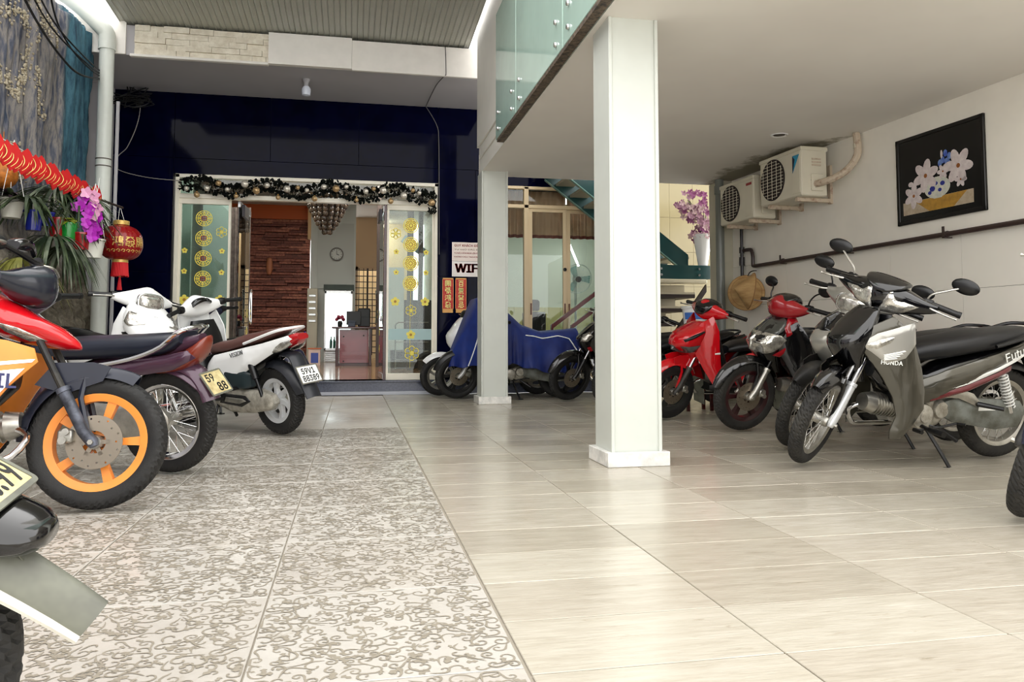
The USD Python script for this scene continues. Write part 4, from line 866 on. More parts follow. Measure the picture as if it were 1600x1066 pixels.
part(door, 'sticker_string', box(.763, .767, DY - .0075, DY - .0065, .35, 1.4), M_gold, False)
# tinsel garland along the transom
M_tin = mat('garland_green', (8, 11, 9), .7, rgb2=(18, 24, 16), scale=20, spec=.2)
gar = thing('garland', 'dark tinsel garland with baubles along the top of the doorway', 'garland', (0, WY - .06, 2.70))
gr = random.Random(5); ms = []
for k in range(1500):
    x = gr.uniform(-2.2, 1.08); sag = .05 * math.sin((x + 2.2) * 7.5) + .01; a = gr.uniform(0, 2 * pi); r = gr.uniform(.02, .085)
    p = np.array([x, -.03 + .5 * r * math.cos(a), sag + r * math.sin(a)]); d = np.array([gr.uniform(-.5, .5), math.cos(a) * .8 - .3, math.sin(a)]) * gr.uniform(.028, .05)
    ms.append(ribbon([p, p + d * .5, p + d], [.022, .048, .008], up=(gr.uniform(-1, 1), 1, gr.uniform(-1, 1))))
for k in range(40):
    x = 1.05 + gr.uniform(-.06, .04); z = gr.uniform(-.22, .02); ms.append(ribbon([(x, -.03, z), (x + gr.uniform(-.04, .04), -.06, z - .03), (x, -.05, z - .06)], [.012, .03, .002], up=(0, 1, 0)))
part(gar, 'tinsel', ms, M_tin, False, kind='stuff')
M_b1, M_b2 = mat('bauble_silver', (230, 224, 210), .2, metal=.5), mat('bauble_gold', (190, 160, 116), .25, metal=.5)
for k in range(26):
    x = -2.12 + k * .125 + gr.uniform(-.03, .03); low = k % 4 == 1
    z = -.115 if low else gr.uniform(-.05, .06)
    b = part(gar, 'bauble', blob((x, -.11, z), gr.choice((.03, .038, .048)), 2), (M_b1, M_b2)[k % 2])
    if low: part(b, 'bauble_cap', tube([(x, -.11, z + .02), (x, -.11, z + .045)], .008, 8), M_goldd)
# ---- lobby shell
M_lf = mat('lobby_tile', (150, 112, 84), .12, rgb2=(126, 92, 68), scale=1.5, coords='world')
lob = struct('lobby_floor', box(-3.2, 2.1, WY + .2, 23, .10, .186), M_grout, 'brown polished tile floor of the lobby', 'floor')
for i in range(7):
    for j in range(13): part(lob, 'lobby_tile', box(-3.2 + i * .75, -2.455 + i * .75, WY + .3 + j * .9, WY + 1.195 + j * .9, .186, .19), M_lf, False)
M_lw = mat('lobby_white', (206, 210, 206), .6, vary=.04, scale=2, spec=.3)
struct('lobby_ceiling', box(-3.2, 2.1, WY + .25, 23, 4.05, 4.15), mat('lobby_ceiling_paint', (196, 192, 186), .7, spec=.2), 'plain ceiling of the lobby', 'ceiling')
struct('lobby_wall_left', box(-3.3, -3.2, WY + .2, 23, 0, 4.1), mat('lobby_green_grey', (120, 136, 126), .6), 'grey-green side wall of the lobby', 'wall')
struct('lobby_wall_right', box(2.0, 2.06, WY + .2, 23, 0, 4.1), M_lw, 'white wall between lobby and side room', 'wall')
M_brick = [mat('ledger_brick_' + k, c, .6, rgb2=d, scale=18) for k, c, d in (('a', (168, 100, 80), (112, 56, 46)), ('b', (196, 128, 104), (130, 68, 56)), ('c', (140, 78, 64), (92, 46, 38)))]
bw = struct('lobby_wall_brick', box(-3.2, -1.07, 20.3, 20.45, .1, 3.70), mat('brick_joint', (36, 16, 14), .8), 'feature wall of dark red ledger bricks under an orange band', 'wall')
part(bw, 'orange_band', box(-3.2, -1.07, 20.24, 20.45, 3.70, 4.05), mat('orange_wall', (206, 96, 34), .5))
br = random.Random(3); cnt = 0; rest = []
for k in range(53):
    z = .2 + k * .066; x = -3.2
    while x < -1.08:
        w = br.uniform(.25, .8); x1 = min(x + w, -1.07)
        m = box(x + .004, x1 - .004, 20.3 - br.uniform(.02, .13), 20.31, z + .005, z + .061)
        v = m.vertices; v[:, 2] += np.where(v[:, 1] < 20.3, br.uniform(-.008, .008), 0)
        if -2.75 < x and z > 1.0 and cnt < 290: part(bw, 'brick', m, M_brick[br.randrange(3)], False); cnt += 1
        else: rest.append(m)
        x = x1
part(bw, 'bricks_beyond', rest, M_brick[0], False, kind='stuff')
part(bw, 'end_post', box(-1.12, -1.02, 20.1, 20.45, 3.2, 4.05), mat('pale_wood', (214, 176, 130), .5))
lam = single('wall_lamp', 'slender oval wall lamp on the brick feature wall', 'lamp', lathe([(0, -.22), (.05, -.2), (.075, -.08), (.078, .05), (.06, .18), (0, .22)], 16, 'z', (-2.02, 20.15, 2.52)), mat('lamp_shade_tan', (190, 120, 84), .5))
part(lam, 'lamp_bracket', box(-2.04, -2.0, 20.15, 20.3, 2.3, 2.36), M_blk)
ww = struct('lobby_wall_back', [box(-1.02, .05, 19.7, 19.85, .1, 4.05)], M_lw, 'pale grey partition with the clock at the back of the lobby', 'wall')
part(ww, 'raised_panel', box(-.86, .0, 19.66, 19.7, 1.95, 3.55), mat('lobby_white2', (190, 194, 190), .6))
part(ww, 'fridge_niche', box(-.70, .02, 19.6, 19.7, 1.9, 2.05), mat('niche_green', (44, 60, 50), .4))
ck = thing('wall_clock', 'round wall clock on the pale partition', 'clock', (-.405, 19.64, 2.79))
part(ck, 'dial', lathe([(0, -.02), (.13, -.02), (.13, 0), (0, 0)], 28, 'y'), M_lw)
part(ck, 'rim', lathe([(.135, -.03), (.165, -.03), (.165, 0), (.135, 0), (.135, -.03)], 28, 'y'), mat('clock_rim', (96, 92, 86), .4))
part(ck, 'hands', [box(-.006, .006, -.026, -.023, 0, .09), rot(box(-.008, .008, -.026, -.023, 0, .06), 110, (0, 1, 0))], M_ink)
part(ck, 'hour_marks', [rot(box(-.005, .005, -.024, -.02, .10, .125), 30 * k, (0, 1, 0)) for k in range(12)], M_ink)
# chandelier of smoky glass drops
ch = thing('chandelier', 'large smoky glass-drop chandelier hanging inside the lobby', 'chandelier', (-.52, 16, 2.80))
M_smoke = mat('smoky_drop', (44, 34, 28), .12, coat=.6, rgb2=(92, 74, 58), scale=9)
part(ch, 'ceiling_plate', box(-.4, .4, -.3, .3, 1.14, 1.25), M_goldd)
part(ch, 'frame', lathe([(.36, 1.14), (.40, .72), (.27, .40), (.12, .12), (.02, .02), (.02, 1.14)], 20), mat('chandelier_core', (46, 36, 30), .5))
for k in range(9):
    q = k / 8; rr = .06 + .36 * q ** .8; n = int(6 + 18 * q)
    for i in range(n):
        a = 2 * pi * (i + .5 * (k % 2)) / n
        if math.sin(a) > .35: continue
        part(ch, 'glass_drop', blob((rr * math.cos(a), rr * math.sin(a), .05 + .085 * k), 1, 1, (.05, .03, .062)), M_smoke, True)
# refrigerated display, desk and what stands on it
fr = thing('display_fridge', 'white glass-fronted display fridge glowing at the back of the lobby', 'fridge', (-.335, 19.3, .19))
part(fr, 'body', [box(-.33, .33, -.03, .5, 0, 1.70, .01)], M_wht)
part(fr, 'door_frame', [box(-.32, -.285, -.14, -.03, .28, 1.68), box(.285, .32, -.14, -.03, .28, 1.68), box(-.32, .32, -.14, -.03, 1.62, 1.68), box(-.32, .32, -.14, -.03, .28, .33)], M_steel)
part(fr, 'lit_interior', box(-.285, .285, -.045, -.035, .33, 1.62), emit('fridge_light', (250, 252, 252), 2.6), False)
part(fr, 'shelf', box(-.285, .285, -.125, -.045, .322, .332), M_steel)
part(fr, 'glass_door', box(-.285, .285, -.132, -.128, .33, 1.62), M_pane, False)
part(fr, 'grille', [box(-.3, .3, -.05, -.03, .04 + .045 * k, .06 + .045 * k) for k in range(5)], M_steel, False, kind='stuff')
for k in range(3): single('drink_bottle', ('left', 'middle', 'right')[k] + ' green bottle standing low in the display fridge', 'bottle', lathe([(0, 0), (.03, 0), (.03, .16), (.012, .22), (.012, .27), (0, .27)], 12, 'z', (-.50 + .075 * k, 19.215, .522)), mat('bottle_green', (30, 84, 60), .1, coat=.5), group='bottles in the fridge')
M_desk = mat('maroon_desk', (128, 58, 66), .18, vary=.12, scale=3, coat=.4)
dk = thing('reception_desk', 'maroon wooden reception desk facing the door', 'desk', (.02, 16.6, .19))
part(dk, 'front_panel', box(-.28, .30, -.03, 0, .06, .74, .004), M_desk); part(dk, 'plinth', box(-.30, .32, -.01, .5, 0, .06), M_darkwood)
part(dk, 'side_panel', box(-.36, -.30, -.04, .55, 0, .76, .004), M_darkwood); part(dk, 'side_panel', box(.31, .36, -.04, .55, 0, .76, .004), M_darkwood)
part(dk, 'desk_top', box(-.43, .45, -.10, .6, .76, .80, .006), M_darkwood)
for a, b in ((-.2, .1), (-.2, .6), (.2, .62)): part(dk, 'panel_knob', lathe([(0, -.012), (.014, -.008), (.014, 0)], 10, 'y', (a, -.03, b)), M_blk)
single('desk_monitor', 'dark computer monitor on the reception desk', 'monitor', [box(-.13, .16, 16.72, 16.76, 1.03, 1.31, .006), box(.0, .04, 16.74, 16.78, .99, 1.1)], M_blk)
single('receipt_printer', 'black printer stacked by the monitor on the desk', 'printer', [box(.1, .36, 16.9, 17.15, .99, 1.38, .02), box(.13, .33, 16.88, 16.9, 1.2, 1.32)], M_blk)
single('desk_box', 'small blue-grey box at the left end of the desk', 'box', [box(-.10, .05, 16.56, 16.68, .99, 1.10, .006), box(-.105, .055, 16.555, 16.685, 1.09, 1.11)], mat('slate_blue', (60, 68, 84), .5))
fl = thing('flower_bunch', 'bunch of dark pink flowers on the reception desk', 'flowers', (-.26, 16.85, .99))
part(fl, 'vase', lathe([(0, 0), (.04, 0), (.05, .08), (.035, .12)], 12), M_blk)
for k in range(9): part(fl, 'flower', blob((.07 * math.cos(k * 2.4), .04 * math.sin(k * 2.4), .15 + .02 * (k % 4)), .034, 1), mat('dark_pink', (140, 40, 66), .6))
cb = thing('carton', 'small printed carton box by the brick wall', 'box', (-.78, 17.2, .19))
part(cb, 'body', box(-.12, .12, -.09, .09, 0, .34), mat('carton_pale', (220, 196, 186), .6)); part(cb, 'flap', box(-.14, .14, -.1, .1, .34, .36), mat('carton_orange', (206, 110, 70), .6))
part(cb, 'printed_panel', box(-.07, .08, -.0915, -.09, .05, .26), mat('carton_blue', (70, 90, 170), .6))
ms_ = thing('steel_unit', 'narrow steel cabinet with slotted front at the corner of the brick wall', 'cabinet', (-.95, 19.4, .19))
part(ms_, 'body', box(-.12, .12, 0, .28, 0, 1.75, .006), mat('beige_steel', (186, 178, 158), .35, metal=.2))
for k in range(5): part(ms_, 'slot_handle', box(-.08, .08, -.02, 0, .95 + k * .15, 1.0 + k * .15, .004), M_steel)
# grille and the bright yard behind it
gw = struct('window_1', [box(.05, .75, 21.9, 21.96, 2.62, 4.05), box(.05, .12, 21.9, 21.96, 0, 2.7), box(.62, .75, 21.9, 21.96, 0, 2.7)], mat('warm_soffit', (196, 168, 134), .6), 'barred opening at the back of the lobby', 'window')
part(gw, 'bar', [box(.05, .72, 21.86, 21.88, .35 + k * .16, .37 + k * .16) for k in range(15)] + [box(x, x + .02, 21.85, 21.87, .3, 2.65) for x in (.14, .26, .5, .62)] + [box(.355, .40, 21.83, 21.88, .2, 2.65)], mat('grille_iron', (40, 26, 24), .5), False, kind='stuff')
struct('wall_yard', box(-.6, 1.6, 23.0, 23.1, 0, 4.1), mat('yard_wall', (250, 232, 196), .7), 'pale yard wall seen through the bars', 'wall')
yl = thing('yard_lamp', 'lamp lighting the yard behind the bars', 'lamp', (.35, 22.5, 3.9)); part(yl, 'hanger', box(-.02, .02, -.5, .5, .04, .10), M_blk); part(yl, 'tube', box(-.5, .5, -.15, .15, 0, .04), emit('yard_light', (255, 240, 214), 22), False)
# lobby lamps on the ceiling
for k, (x, y) in enumerate(((-1.6, 12.6), (.4, 12.6), (-1.9, 15.4), (.6, 15.4))):
    p = thing('ceiling_lamp', 'square lamp panel on the lobby ceiling, ' + ('front left', 'front right', 'rear left', 'rear right')[k], 'lamp', (x, y, 4.0), group='lamp panels on the lobby ceiling')
    part(p, 'frame', [box(-.32, .32, -.32, .32, .02, .05)], M_wht); part(p, 'diffuser', box(-.3, .3, -.3, .3, .012, .02), emit('lamp_panel', (255, 248, 236), 46), False)
# partition and drape behind the left pane, room dividers behind the right one
pr_ = struct('lobby_partition', [box(-2.35, -1.95, 13.2, 13.3, .19, 3.0), box(-3.2, -2.6, 13.6, 13.7, .19, 3.4)], mat('partition_green', (150, 170, 160), .4), 'pale green partition behind the left glass pane', 'wall')
dr = single('drape', 'grey patterned drape behind the left glass pane', 'curtain', [tube([(-1.93 + .035 * k, 13.25 + .02 * (k % 2), .5), (-1.93 + .035 * k, 13.25 + .02 * (k % 2), 2.85)], .022, 8) for k in range(9)], mat('grey_drape', (120, 110, 104), .8, rgb2=(84, 74, 70), scale=12), kind='stuff')
dv = struct('lobby_divider', [box(.95, 1.05, 14.2, 14.4, .19, 4.05), box(1.15, 1.22, 14.2, 14.4, .19, 4.05), box(.45, .53, 15.8, 16.0, .19, 4.05)], mat('divider_wood', (74, 62, 58), .4), 'dark posts of the room divider behind the right pane', 'wall')
part(dv, 'white_panel', box(.62, .95, 15.2, 15.25, .19, 2.1), M_lw); part(dv, 'sloped_panel', rot(box(.8, 1.3, 14.45, 14.5, 2.4, 2.55), 35, (0, 1, 0), (1, 14.5, 2.4)), mat('blue_white', (190, 206, 214), .4))
hr = thing('stair_rail', 'steel handrail of the inner stair behind the right pane', 'railing', (.9, 13.4, .19))
part(hr, 'rail', curve([(-.2, 0, .05), (-.2, 0, .78), (-.15, 0, .83), (.35, 0, .83)], .012, 30), M_steel); 
for k in range(4): part(hr, 'cross_bar', tube([(-.2, 0, .2 + .15 * k), (.35, 0, .2 + .15 * k)], .007, 6), M_steel)
ss = thing('inner_stair', 'dark inner stair rising behind the right pane', 'stairs', (1.2, 14.9, .19))
for k in range(8): part(ss, 'tread', box(-.5, .5, .25 * k, .25 * k + .26, .17 * k, .17 * k + .17), mat('dark_stair', (62, 52, 52), .3), False)
# ---- notices on the navy wall
nt = thing('notice', 'white WIFI notice with dark red letters on the navy wall', 'sign', (1.325, WY - .004, 1.60))
M_nred = mat('notice_red', (140, 24, 26), .5)
part(nt, 'upper_sheet', box(0, .46, 0, .004, .215, .475), mat('notice_pink', (246, 232, 222), .5), False)
lw = part(nt, 'lower_sheet', box(0, .46, 0, .004, 0, .212), mat('notice_white', (248, 242, 236), .5), False)
part(lw, 'lettering', [write('WIFI', .115, (.036 + dx, -.001, .06), (1, 0, 0), (0, 0, 1), True, .001) for dx in (0, .006, .012)], M_nred, False)
for k, (s, h) in enumerate((('QUÝ KHÁCH ĐỂ XE', .03), ('TỰ GIỮ CÁC BẠN', .018), ('TỰ BẢO CÓ KHÁCH LÊN PHÒNG', .019), ('KHÔNG CHỊU TRÁCH NHIỆM', .016))):
    part(nt, 'lettering', write(s, h, (.03, -.001, .415 - k * .05), (1, 0, 0), (0, 0, 1), True, .001, .4), M_nred if k != 1 else mat('notice_grey', (150, 130, 120), .5), False)
GL = {'bai': [[(.1, .93), (.9, .93)], [(.5, .93), (.4, .72)], [(.22, .7), (.22, .05)], [(.22, .7), (.78, .7), (.78, .05)], [(.22, .38), (.78, .38)], [(.22, .08), (.78, .08)]],
      'wu': [[(.3, .98), (.12, .75)], [(.2, .85), (.88, .85)], [(.08, .6), (.92, .6)], [(.15, .34), (.85, .34)], [(.28, .85), (.28, .34)], [(.43, .85), (.43, .34)], [(.58, .85), (.58, .34)], [(.73, .85), (.73, .34)], [(.2, .2), (.12, .02)], [(.4, .2), (.38, .02)], [(.6, .2), (.64, .02)], [(.78, .2), (.88, .02)]],
      'jin': [[(.08, .82), (.45, .82)], [(.27, .98), (.27, .55)], [(.27, .8), (.08, .58)], [(.55, .82), (.92, .82)], [(.73, .98), (.73, .55)], [(.73, .8), (.93, .58)], [(.28, .48), (.72, .48)], [(.1, .32), (.9, .32)], [(.5, .32), (.5, .03)], [(.3, .2), (.18, .05)], [(.7, .2), (.82, .05)]],
      'ji': [[(.2, .95), (.75, .95), (.75, .7), (.25, .7)], [(.22, .7), (.22, .48), (.85, .48), (.85, .6)], [(.2, .3), (.12, .08)], [(.35, .32), (.4, .08), (.72, .08), (.76, .2)], [(.55, .32), (.6, .2)], [(.85, .32), (.95, .15)]],
      'kai': [[(.1, .95), (.1, .02)], [(.1, .95), (.43, .95), (.43, .6), (.1, .6)], [(.1, .78), (.43, .78)], [(.9, .95), (.9, .02)], [(.9, .95), (.57, .95), (.57, .6), (.9, .6)], [(.57, .78), (.9, .78)], [(.25, .48), (.75, .48)], [(.2, .3), (.8, .3)], [(.4, .48), (.3, .05)], [(.6, .48), (.6, .05)]],
      'zhang': [[(.08, .92), (.38, .92), (.38, .68), (.1, .68), (.1, .45), (.38, .45), (.36, .08), (.25, .1)], [(.55, .95), (.55, .1), (.7, .2)], [(.55, .95), (.88, .95)], [(.55, .8), (.85, .8)], [(.55, .65), (.85, .65)], [(.45, .48), (.95, .48)], [(.68, .48), (.95, .05)], [(.9, .35), (.75, .25)]],
      'hong': [[(.1, .9), (.2, .8)], [(.06, .65), (.16, .56)], [(.06, .1), (.2, .4)], [(.28, .85), (.5, .85)], [(.39, .85), (.39, .35)], [(.26, .35), (.52, .38)], [(.72, .98), (.62, .88), (.62, .35), (.92, .35), (.88, .05)], [(.62, .88), (.9, .88), (.9, .6), (.62, .6)], [(.62, .74), (.9, .74)], [(.62, .47), (.92, .47)], [(.6, .2), (.56, .06)], [(.7, .2), (.7, .06)]],
      'fa': [[(.15, .9), (.45, .9), (.1, .6)], [(.3, .8), (.2, .75)], [(.55, .95), (.92, .6)], [(.8, .95), (.65, .8)], [(.15, .5), (.42, .5), (.42, .33), (.15, .33), (.15, .15), (.42, .15), (.38, .0)], [(.58, .55), (.56, .4)], [(.58, .52), (.82, .52), (.82, .36), (.92, .36)], [(.55, .28), (.85, .28), (.5, .0)], [(.6, .22), (.92, .0)]]}
M_cr = mat('couplet_red', (190, 24, 28), .5, rgb2=(214, 84, 60), scale=14)
M_cg = mat('couplet_gold', (255, 240, 150), .4)
for x0, chars, lab in ((1.195, ('kai', 'zhang', 'hong', 'fa'), 'left red paper couplet with gold characters below the notice'), (1.375, ('bai', 'wu', 'jin', 'ji'), 'right red paper couplet with gold characters below the notice')):
    cp = thing('paper_couplet', lab, 'paper banner', (x0, WY - .003, 1.10))
    part(cp, 'sheet', box(0, .155, 0, .003, 0, .48), M_cr, False)
    part(cp, 'gold_border', [box(0, .155, -.001, 0, 0, .055), box(0, .155, -.001, 0, .46, .48), box(0, .006, -.001, 0, 0, .48), box(.149, .155, -.001, 0, 0, .48)], mat('border_gold', (236, 176, 100), .5), False)
    for k, cch in enumerate(chars): part(cp, 'character', stroke(GL[cch], (.034, -.0015, .358 - k * .097), (1, 0, 0), (0, 0, 1), .088, .125, .001), M_cg, False)
# ================================================================== SIDE ROOM BEHIND THE GLASS WALL, STAIR, BACK CORNER
wn = struct('window_2', [box(2.05, 2.085, WY - .03, WY + .05, .19, 2.88), box(2.335, 2.40, WY - .04, WY + .05, .19, 2.88, .004), box(2.05, 6, WY - .04, WY + .05, 2.845, 2.885, .004), box(2.05, 6, WY - .04, WY + .05, 2.575, 2.625, .004), box(2.05, 6, WY - .03, WY + .05, .19, .26)],
            M_beige, 'beige aluminium glazed wall with sliding leaves', 'window')
for a, b in ((2.085, 2.335), (2.40, 3.0)): part(wn, 'top_pane', box(a, b, WY, WY + .006, 2.625, 2.845), M_pane, False)
part(wn, 'side_pane', box(2.085, 2.335, WY, WY + .006, .26, 2.575), M_pane, False)
for a, b, dy in ((2.40, 2.955, .0), (2.965, 3.52, .045), (3.53, 4.1, .0)):
    lf = part(wn, 'sliding_leaf', [box(a, a + .055, WY - .02 + dy, WY + .02 + dy, .26, 2.575, .003), box(b - .055, b, WY - .02 + dy, WY + .02 + dy, .26, 2.575, .003), box(a, b, WY - .018 + dy, WY + .018 + dy, 2.53, 2.575), box(a, b, WY - .018 + dy, WY + .018 + dy, .26, .33)], M_beige)
    part(lf, 'pane', box(a + .055, b - .055, WY - .003 + dy, WY + .003 + dy, .33, 2.53), M_pane, False)
    for x in (b - .04, a + .025): part(lf, 'finger_pull', box(x, x + .02, WY - .028 + dy, WY - .02 + dy, 1.08, 1.24, .002), mat('bronze_pull', (110, 70, 56), .4))
single('door_lock', 'small dark round lock on the sliding leaf', 'lock', lathe([(0, -.02), (.025, -.015), (.025, 0), (0, 0)], 14, 'y', (2.925, WY - .021, 1.72)), M_blk)
M_cur = mat('curtain_brown', (206, 168, 136), .8, vary=.15, scale=3)
cu = thing('curtain', 'short brown pleated curtain across the top of the glazed wall', 'curtain', (2.08, WY + .3, 2.2))
u = np.linspace(0, 3.2, 400); 
for part_i, (a, b) in enumerate(((0, .95), (.97, 2.0), (2.02, 3.2))):
    uu = np.linspace(a, b, 130); yy = .035 * np.sin(uu * 60) * (.7 + .3 * np.sin(uu * 7)); V = np.vstack([np.stack([uu, yy + dz, np.full(130, z)], 1) for z, dz in ((0, 0), (.75, 0), (.75, .004), (0, .004))]); i = np.arange(129)
    part(cu, 'drape', T(V, np.vstack([np.stack([i + 130 * k, i + 1 + 130 * k, i + 1 + 130 * ((k + 1) % 4), i + 130 * ((k + 1) % 4)], 1) for k in range(4)])), M_cur, 60)
    part(cu, 'red_hem', T(V * [1, 1, .06] + [0, -.002, 0], np.vstack([np.stack([i + 130 * k, i + 1 + 130 * k, i + 1 + 130 * ((k + 1) % 4), i + 130 * ((k + 1) % 4)], 1) for k in range(4)])), mat('hem_red', (120, 52, 44), .7), 60)
M_rw = mat('room_white', (222, 228, 216), .6, spec=.3)
struct('side_room_wall', [box(2.06, 6, 14.6, 14.7, 0, 3.3), box(5.4, 5.5, WY + .1, 14.6, 0, 3.3)], M_rw, 'white back wall of the side room', 'wall')
struct('side_room_floor', box(2.06, 5.5, WY + .3, 14.6, .1, .19), M_lf, 'tiled floor of the side room', 'floor')
struct('side_room_ceiling', box(2.06, 5.5, WY + .1, 14.7, 3.1, 3.2), mat('room_ceiling', (190, 196, 186), .7, spec=.2), 'ceiling of the side room', 'ceiling')
wc = struct('trim_5', box(2.06, 5.4, 14.56, 14.6, .19, .22), M_grout, 'lime tile dado of the side room', 'tile')
for i in range(11):
    for j in range(2): part(wc, 'dado_tile', box(2.06 + i * .3, 2.355 + i * .3, 14.57, 14.6, .2 + j * .57, .765 + j * .57), mat('lime_tile', (206, 200, 140), .3), False)
rl = thing('tube_lamp', 'slanting white tube lamp inside the side room', 'lamp', (4.05, 14.3, 2.15)); part(rl, 'tube', tube([(-.08, 0, .35), (.09, 0, -.05)], .022, 10), emit('tube_light', (250, 255, 250), 5)); part(rl, 'holder', box(-.12, -.05, .0, .1, .32, .38), M_wht)
r3 = thing('ceiling_lamp', 'lamp panel on the side room ceiling', 'lamp', (3.6, 12.9, 3.06)); part(r3, 'diffuser', box(-.5, .5, -.25, .25, 0, .02), emit('room_light', (246, 255, 244), 15), False); part(r3, 'frame', box(-.52, .52, -.27, .27, .02, .04), M_wht)
M_fan = mat('fan_white', (206, 220, 216), .35)
fa = thing('pedestal_fan', 'white pedestal fan standing behind the glazed wall', 'fan', (3.28, 11.5, .19))
part(fa, 'base', lathe([(0, 0), (.2, 0), (.2, .03), (.04, .06), (.0, .06)], 24), M_fan); part(fa, 'pole', tube([(0, 0, .05), (0, 0, 1.4)], .018, 10), M_fan)
part(fa, 'motor', sloft([(-.02, .02, 1.45, .03, .05), (-.02, .02, 1.45, .07, .07), (.02, .02, 1.45, .03, .05)]), M_fan)
hd = lambda m: move(rot(m, 12, (1, 0, 0)), (0, -.1, 1.45))
cg = part(fa, 'cage', [hd(curve([(0.22 * math.cos(a) * q, -.06 * (1 - q * q), .22 * math.sin(a) * q) for q in (.15, .4, .7, 1)], .002, 8, 4)) for a in np.arange(40) * 2 * pi / 40] + [hd(tube([(r * math.cos(a), -.06 * (1 - (r / .22) ** 2), r * math.sin(a)) for a in np.linspace(0, 2 * pi, 30)], w, 5, False)) for r, w in ((.22, .006), (.15, .002), (.08, .002))], M_fan, 40)
part(fa, 'cage_badge', hd(lathe([(0, -.075), (.045, -.07), (.045, -.06)], 16, 'y')), M_blk)
for k in range(3): part(fa, 'blade', hd(rot(extrude([(.02, -.02), (.19, -.07), (.2, .05), (.03, .03)], .003), 120 * k, (0, 0, 1)).apply_transform(trimesh.transformations.rotation_matrix(pi / 2, (1, 0, 0)))), pane_mat('fan_blade_clear', (.55, .72, .74), 1.5), 40)
oc = thing('office_chair', 'black office chair inside the side room', 'chair', (2.72, 12.4, .19), 200)
part(oc, 'seat', box(-.24, .24, -.24, .24, .42, .50, .03), M_seat); part(oc, 'backrest', [box(-.22, .22, .2, .26, .52, .98, .03)], M_seat); part(oc, 'headrest', box(-.1, .1, .2, .25, .99, 1.17, .03), M_seat)
part(oc, 'post', tube([(0, 0, .08), (0, 0, .42)], .03, 10), M_blk)
for k in range(5): part(oc, 'castor_leg', tube([(0, 0, .1), (.27 * math.cos(k * 1.257), .27 * math.sin(k * 1.257), .05), (.27 * math.cos(k * 1.257), .27 * math.sin(k * 1.257), .0)], .018, 6), M_blk)
part(oc, 'arm_rest', [box(.24, .28, -.15, .2, .62, .66, .01), box(.25, .27, 0, .03, .45, .63)], M_blk); part(oc, 'arm_rest', [box(-.28, -.24, -.15, .2, .62, .66, .01), box(-.27, -.25, 0, .03, .45, .63)], M_blk)
# ---- outer stair of teal steel
M_teal = mat('teal_steel', (26, 70, 70), .3, vary=.25, scale=2)
M_stw = mat('stair_tread', (180, 170, 146), .35)
stt = thing('outer_stair', 'teal steel stair rising to the left above the glazed wall', 'stairs', (0, 10.3, 0))
def sloped(p0, p1, h, y0, y1): return to_t(m3.Manifold.hull_points(np.array([(x, y, z + dz) for (x, z) in (p0, p1) for y in (y0, y1) for dz in (0, h)])))
S0, S1 = (4.40, 1.60), (2.60, 2.96)
for y in (-.36, .36):
    part(stt, 'stringer', sloped(S0, S1, .27, y - .012, y + .012), M_teal)
    part(stt, 'stringer_flange', sloped((S0[0], S0[1] - .012), (S1[0], S1[1] - .012), .014, y - .045, y + .02), mat('teal_flange', (110, 150, 140), .35))
for k in range(9):
    q = (k + .5) / 9; x = S0[0] + (S1[0] - S0[0]) * q; z = S0[1] + (S1[1] - S0[1]) * q + .14
    tr = part(stt, 'tread', box(x - .14, x + .12, -.35, .35, z, z + .035), M_stw); part(tr, 'tread_bracket', box(x - .13, x + .11, -.35, -.31, z - .035, z), M_teal)
ld = thing('stair_landing', 'teal steel landing beam with bolted plate in the back corner', 'landing', (0, 9.75, 0))
part(ld, 'beam', box(3.80, 4.62, -.02, .13, 1.53, 1.71), M_teal); part(ld, 'nosing', box(3.80, 4.56, -.06, .13, 1.47, 1.525, .012), mat('nosing_cream', (222, 212, 184), .3))
for x in (3.93, 4.46):
    for z in (1.58, 1.66): part(ld, 'bolt', lathe([(0, -.03), (.014, -.03), (.018, -.022), (.018, -.02)], 10, 'y', (x, -.02 + .004, z)), M_steel)
lo = thing('lower_stair', 'pale lower stair flight descending left from the landing', 'stairs', (0, 9.72, 0))
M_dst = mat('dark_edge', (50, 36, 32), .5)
for k in range(7):
    x1 = 4.50 - .135 * k - .10; z = 1.45 - .185 * (k + 1) + .06
    if z < .05: break
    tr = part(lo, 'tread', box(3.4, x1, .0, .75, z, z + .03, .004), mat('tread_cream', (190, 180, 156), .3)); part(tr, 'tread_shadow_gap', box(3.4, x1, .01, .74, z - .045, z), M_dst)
    part(lo, 'riser_panel', box(3.4, x1 - .02, .3, .33, z + .03, z + .14), M_stw)
part(lo, 'stringer', sloped((4.55, 1.36), (3.65, .12), .10, -.02, .02), M_dst)
gr_ = thing('stair_handrail', 'pair of dark red handrails with glass infill before the glazed wall', 'railing', (0, 10.56, -.06))
M_hr = mat('handrail_red', (92, 20, 26), .25, coat=.4)
part(gr_, 'handrail', sloped((2.66, .93), (3.77, 1.75), .065, -.03, .03), M_hr); part(gr_, 'lower_rail', sloped((2.94, .93), (3.77, 1.53), .06, -.03, .03), M_hr)
part(gr_, 'glass_infill', to_t(m3.Manifold.hull_points(np.array([(x, y, z) for y in (-.004, .004) for x, z in ((2.7, .6), (3.75, 1.4), (3.75, 1.74), (2.7, .95))]))), M_pane, False)
part(gr_, 'post', box(2.66, 2.69, -.02, .02, .06, .96), M_hr); part(gr_, 'post', box(2.94, 2.97, -.02, .02, .06, .96), M_hr)
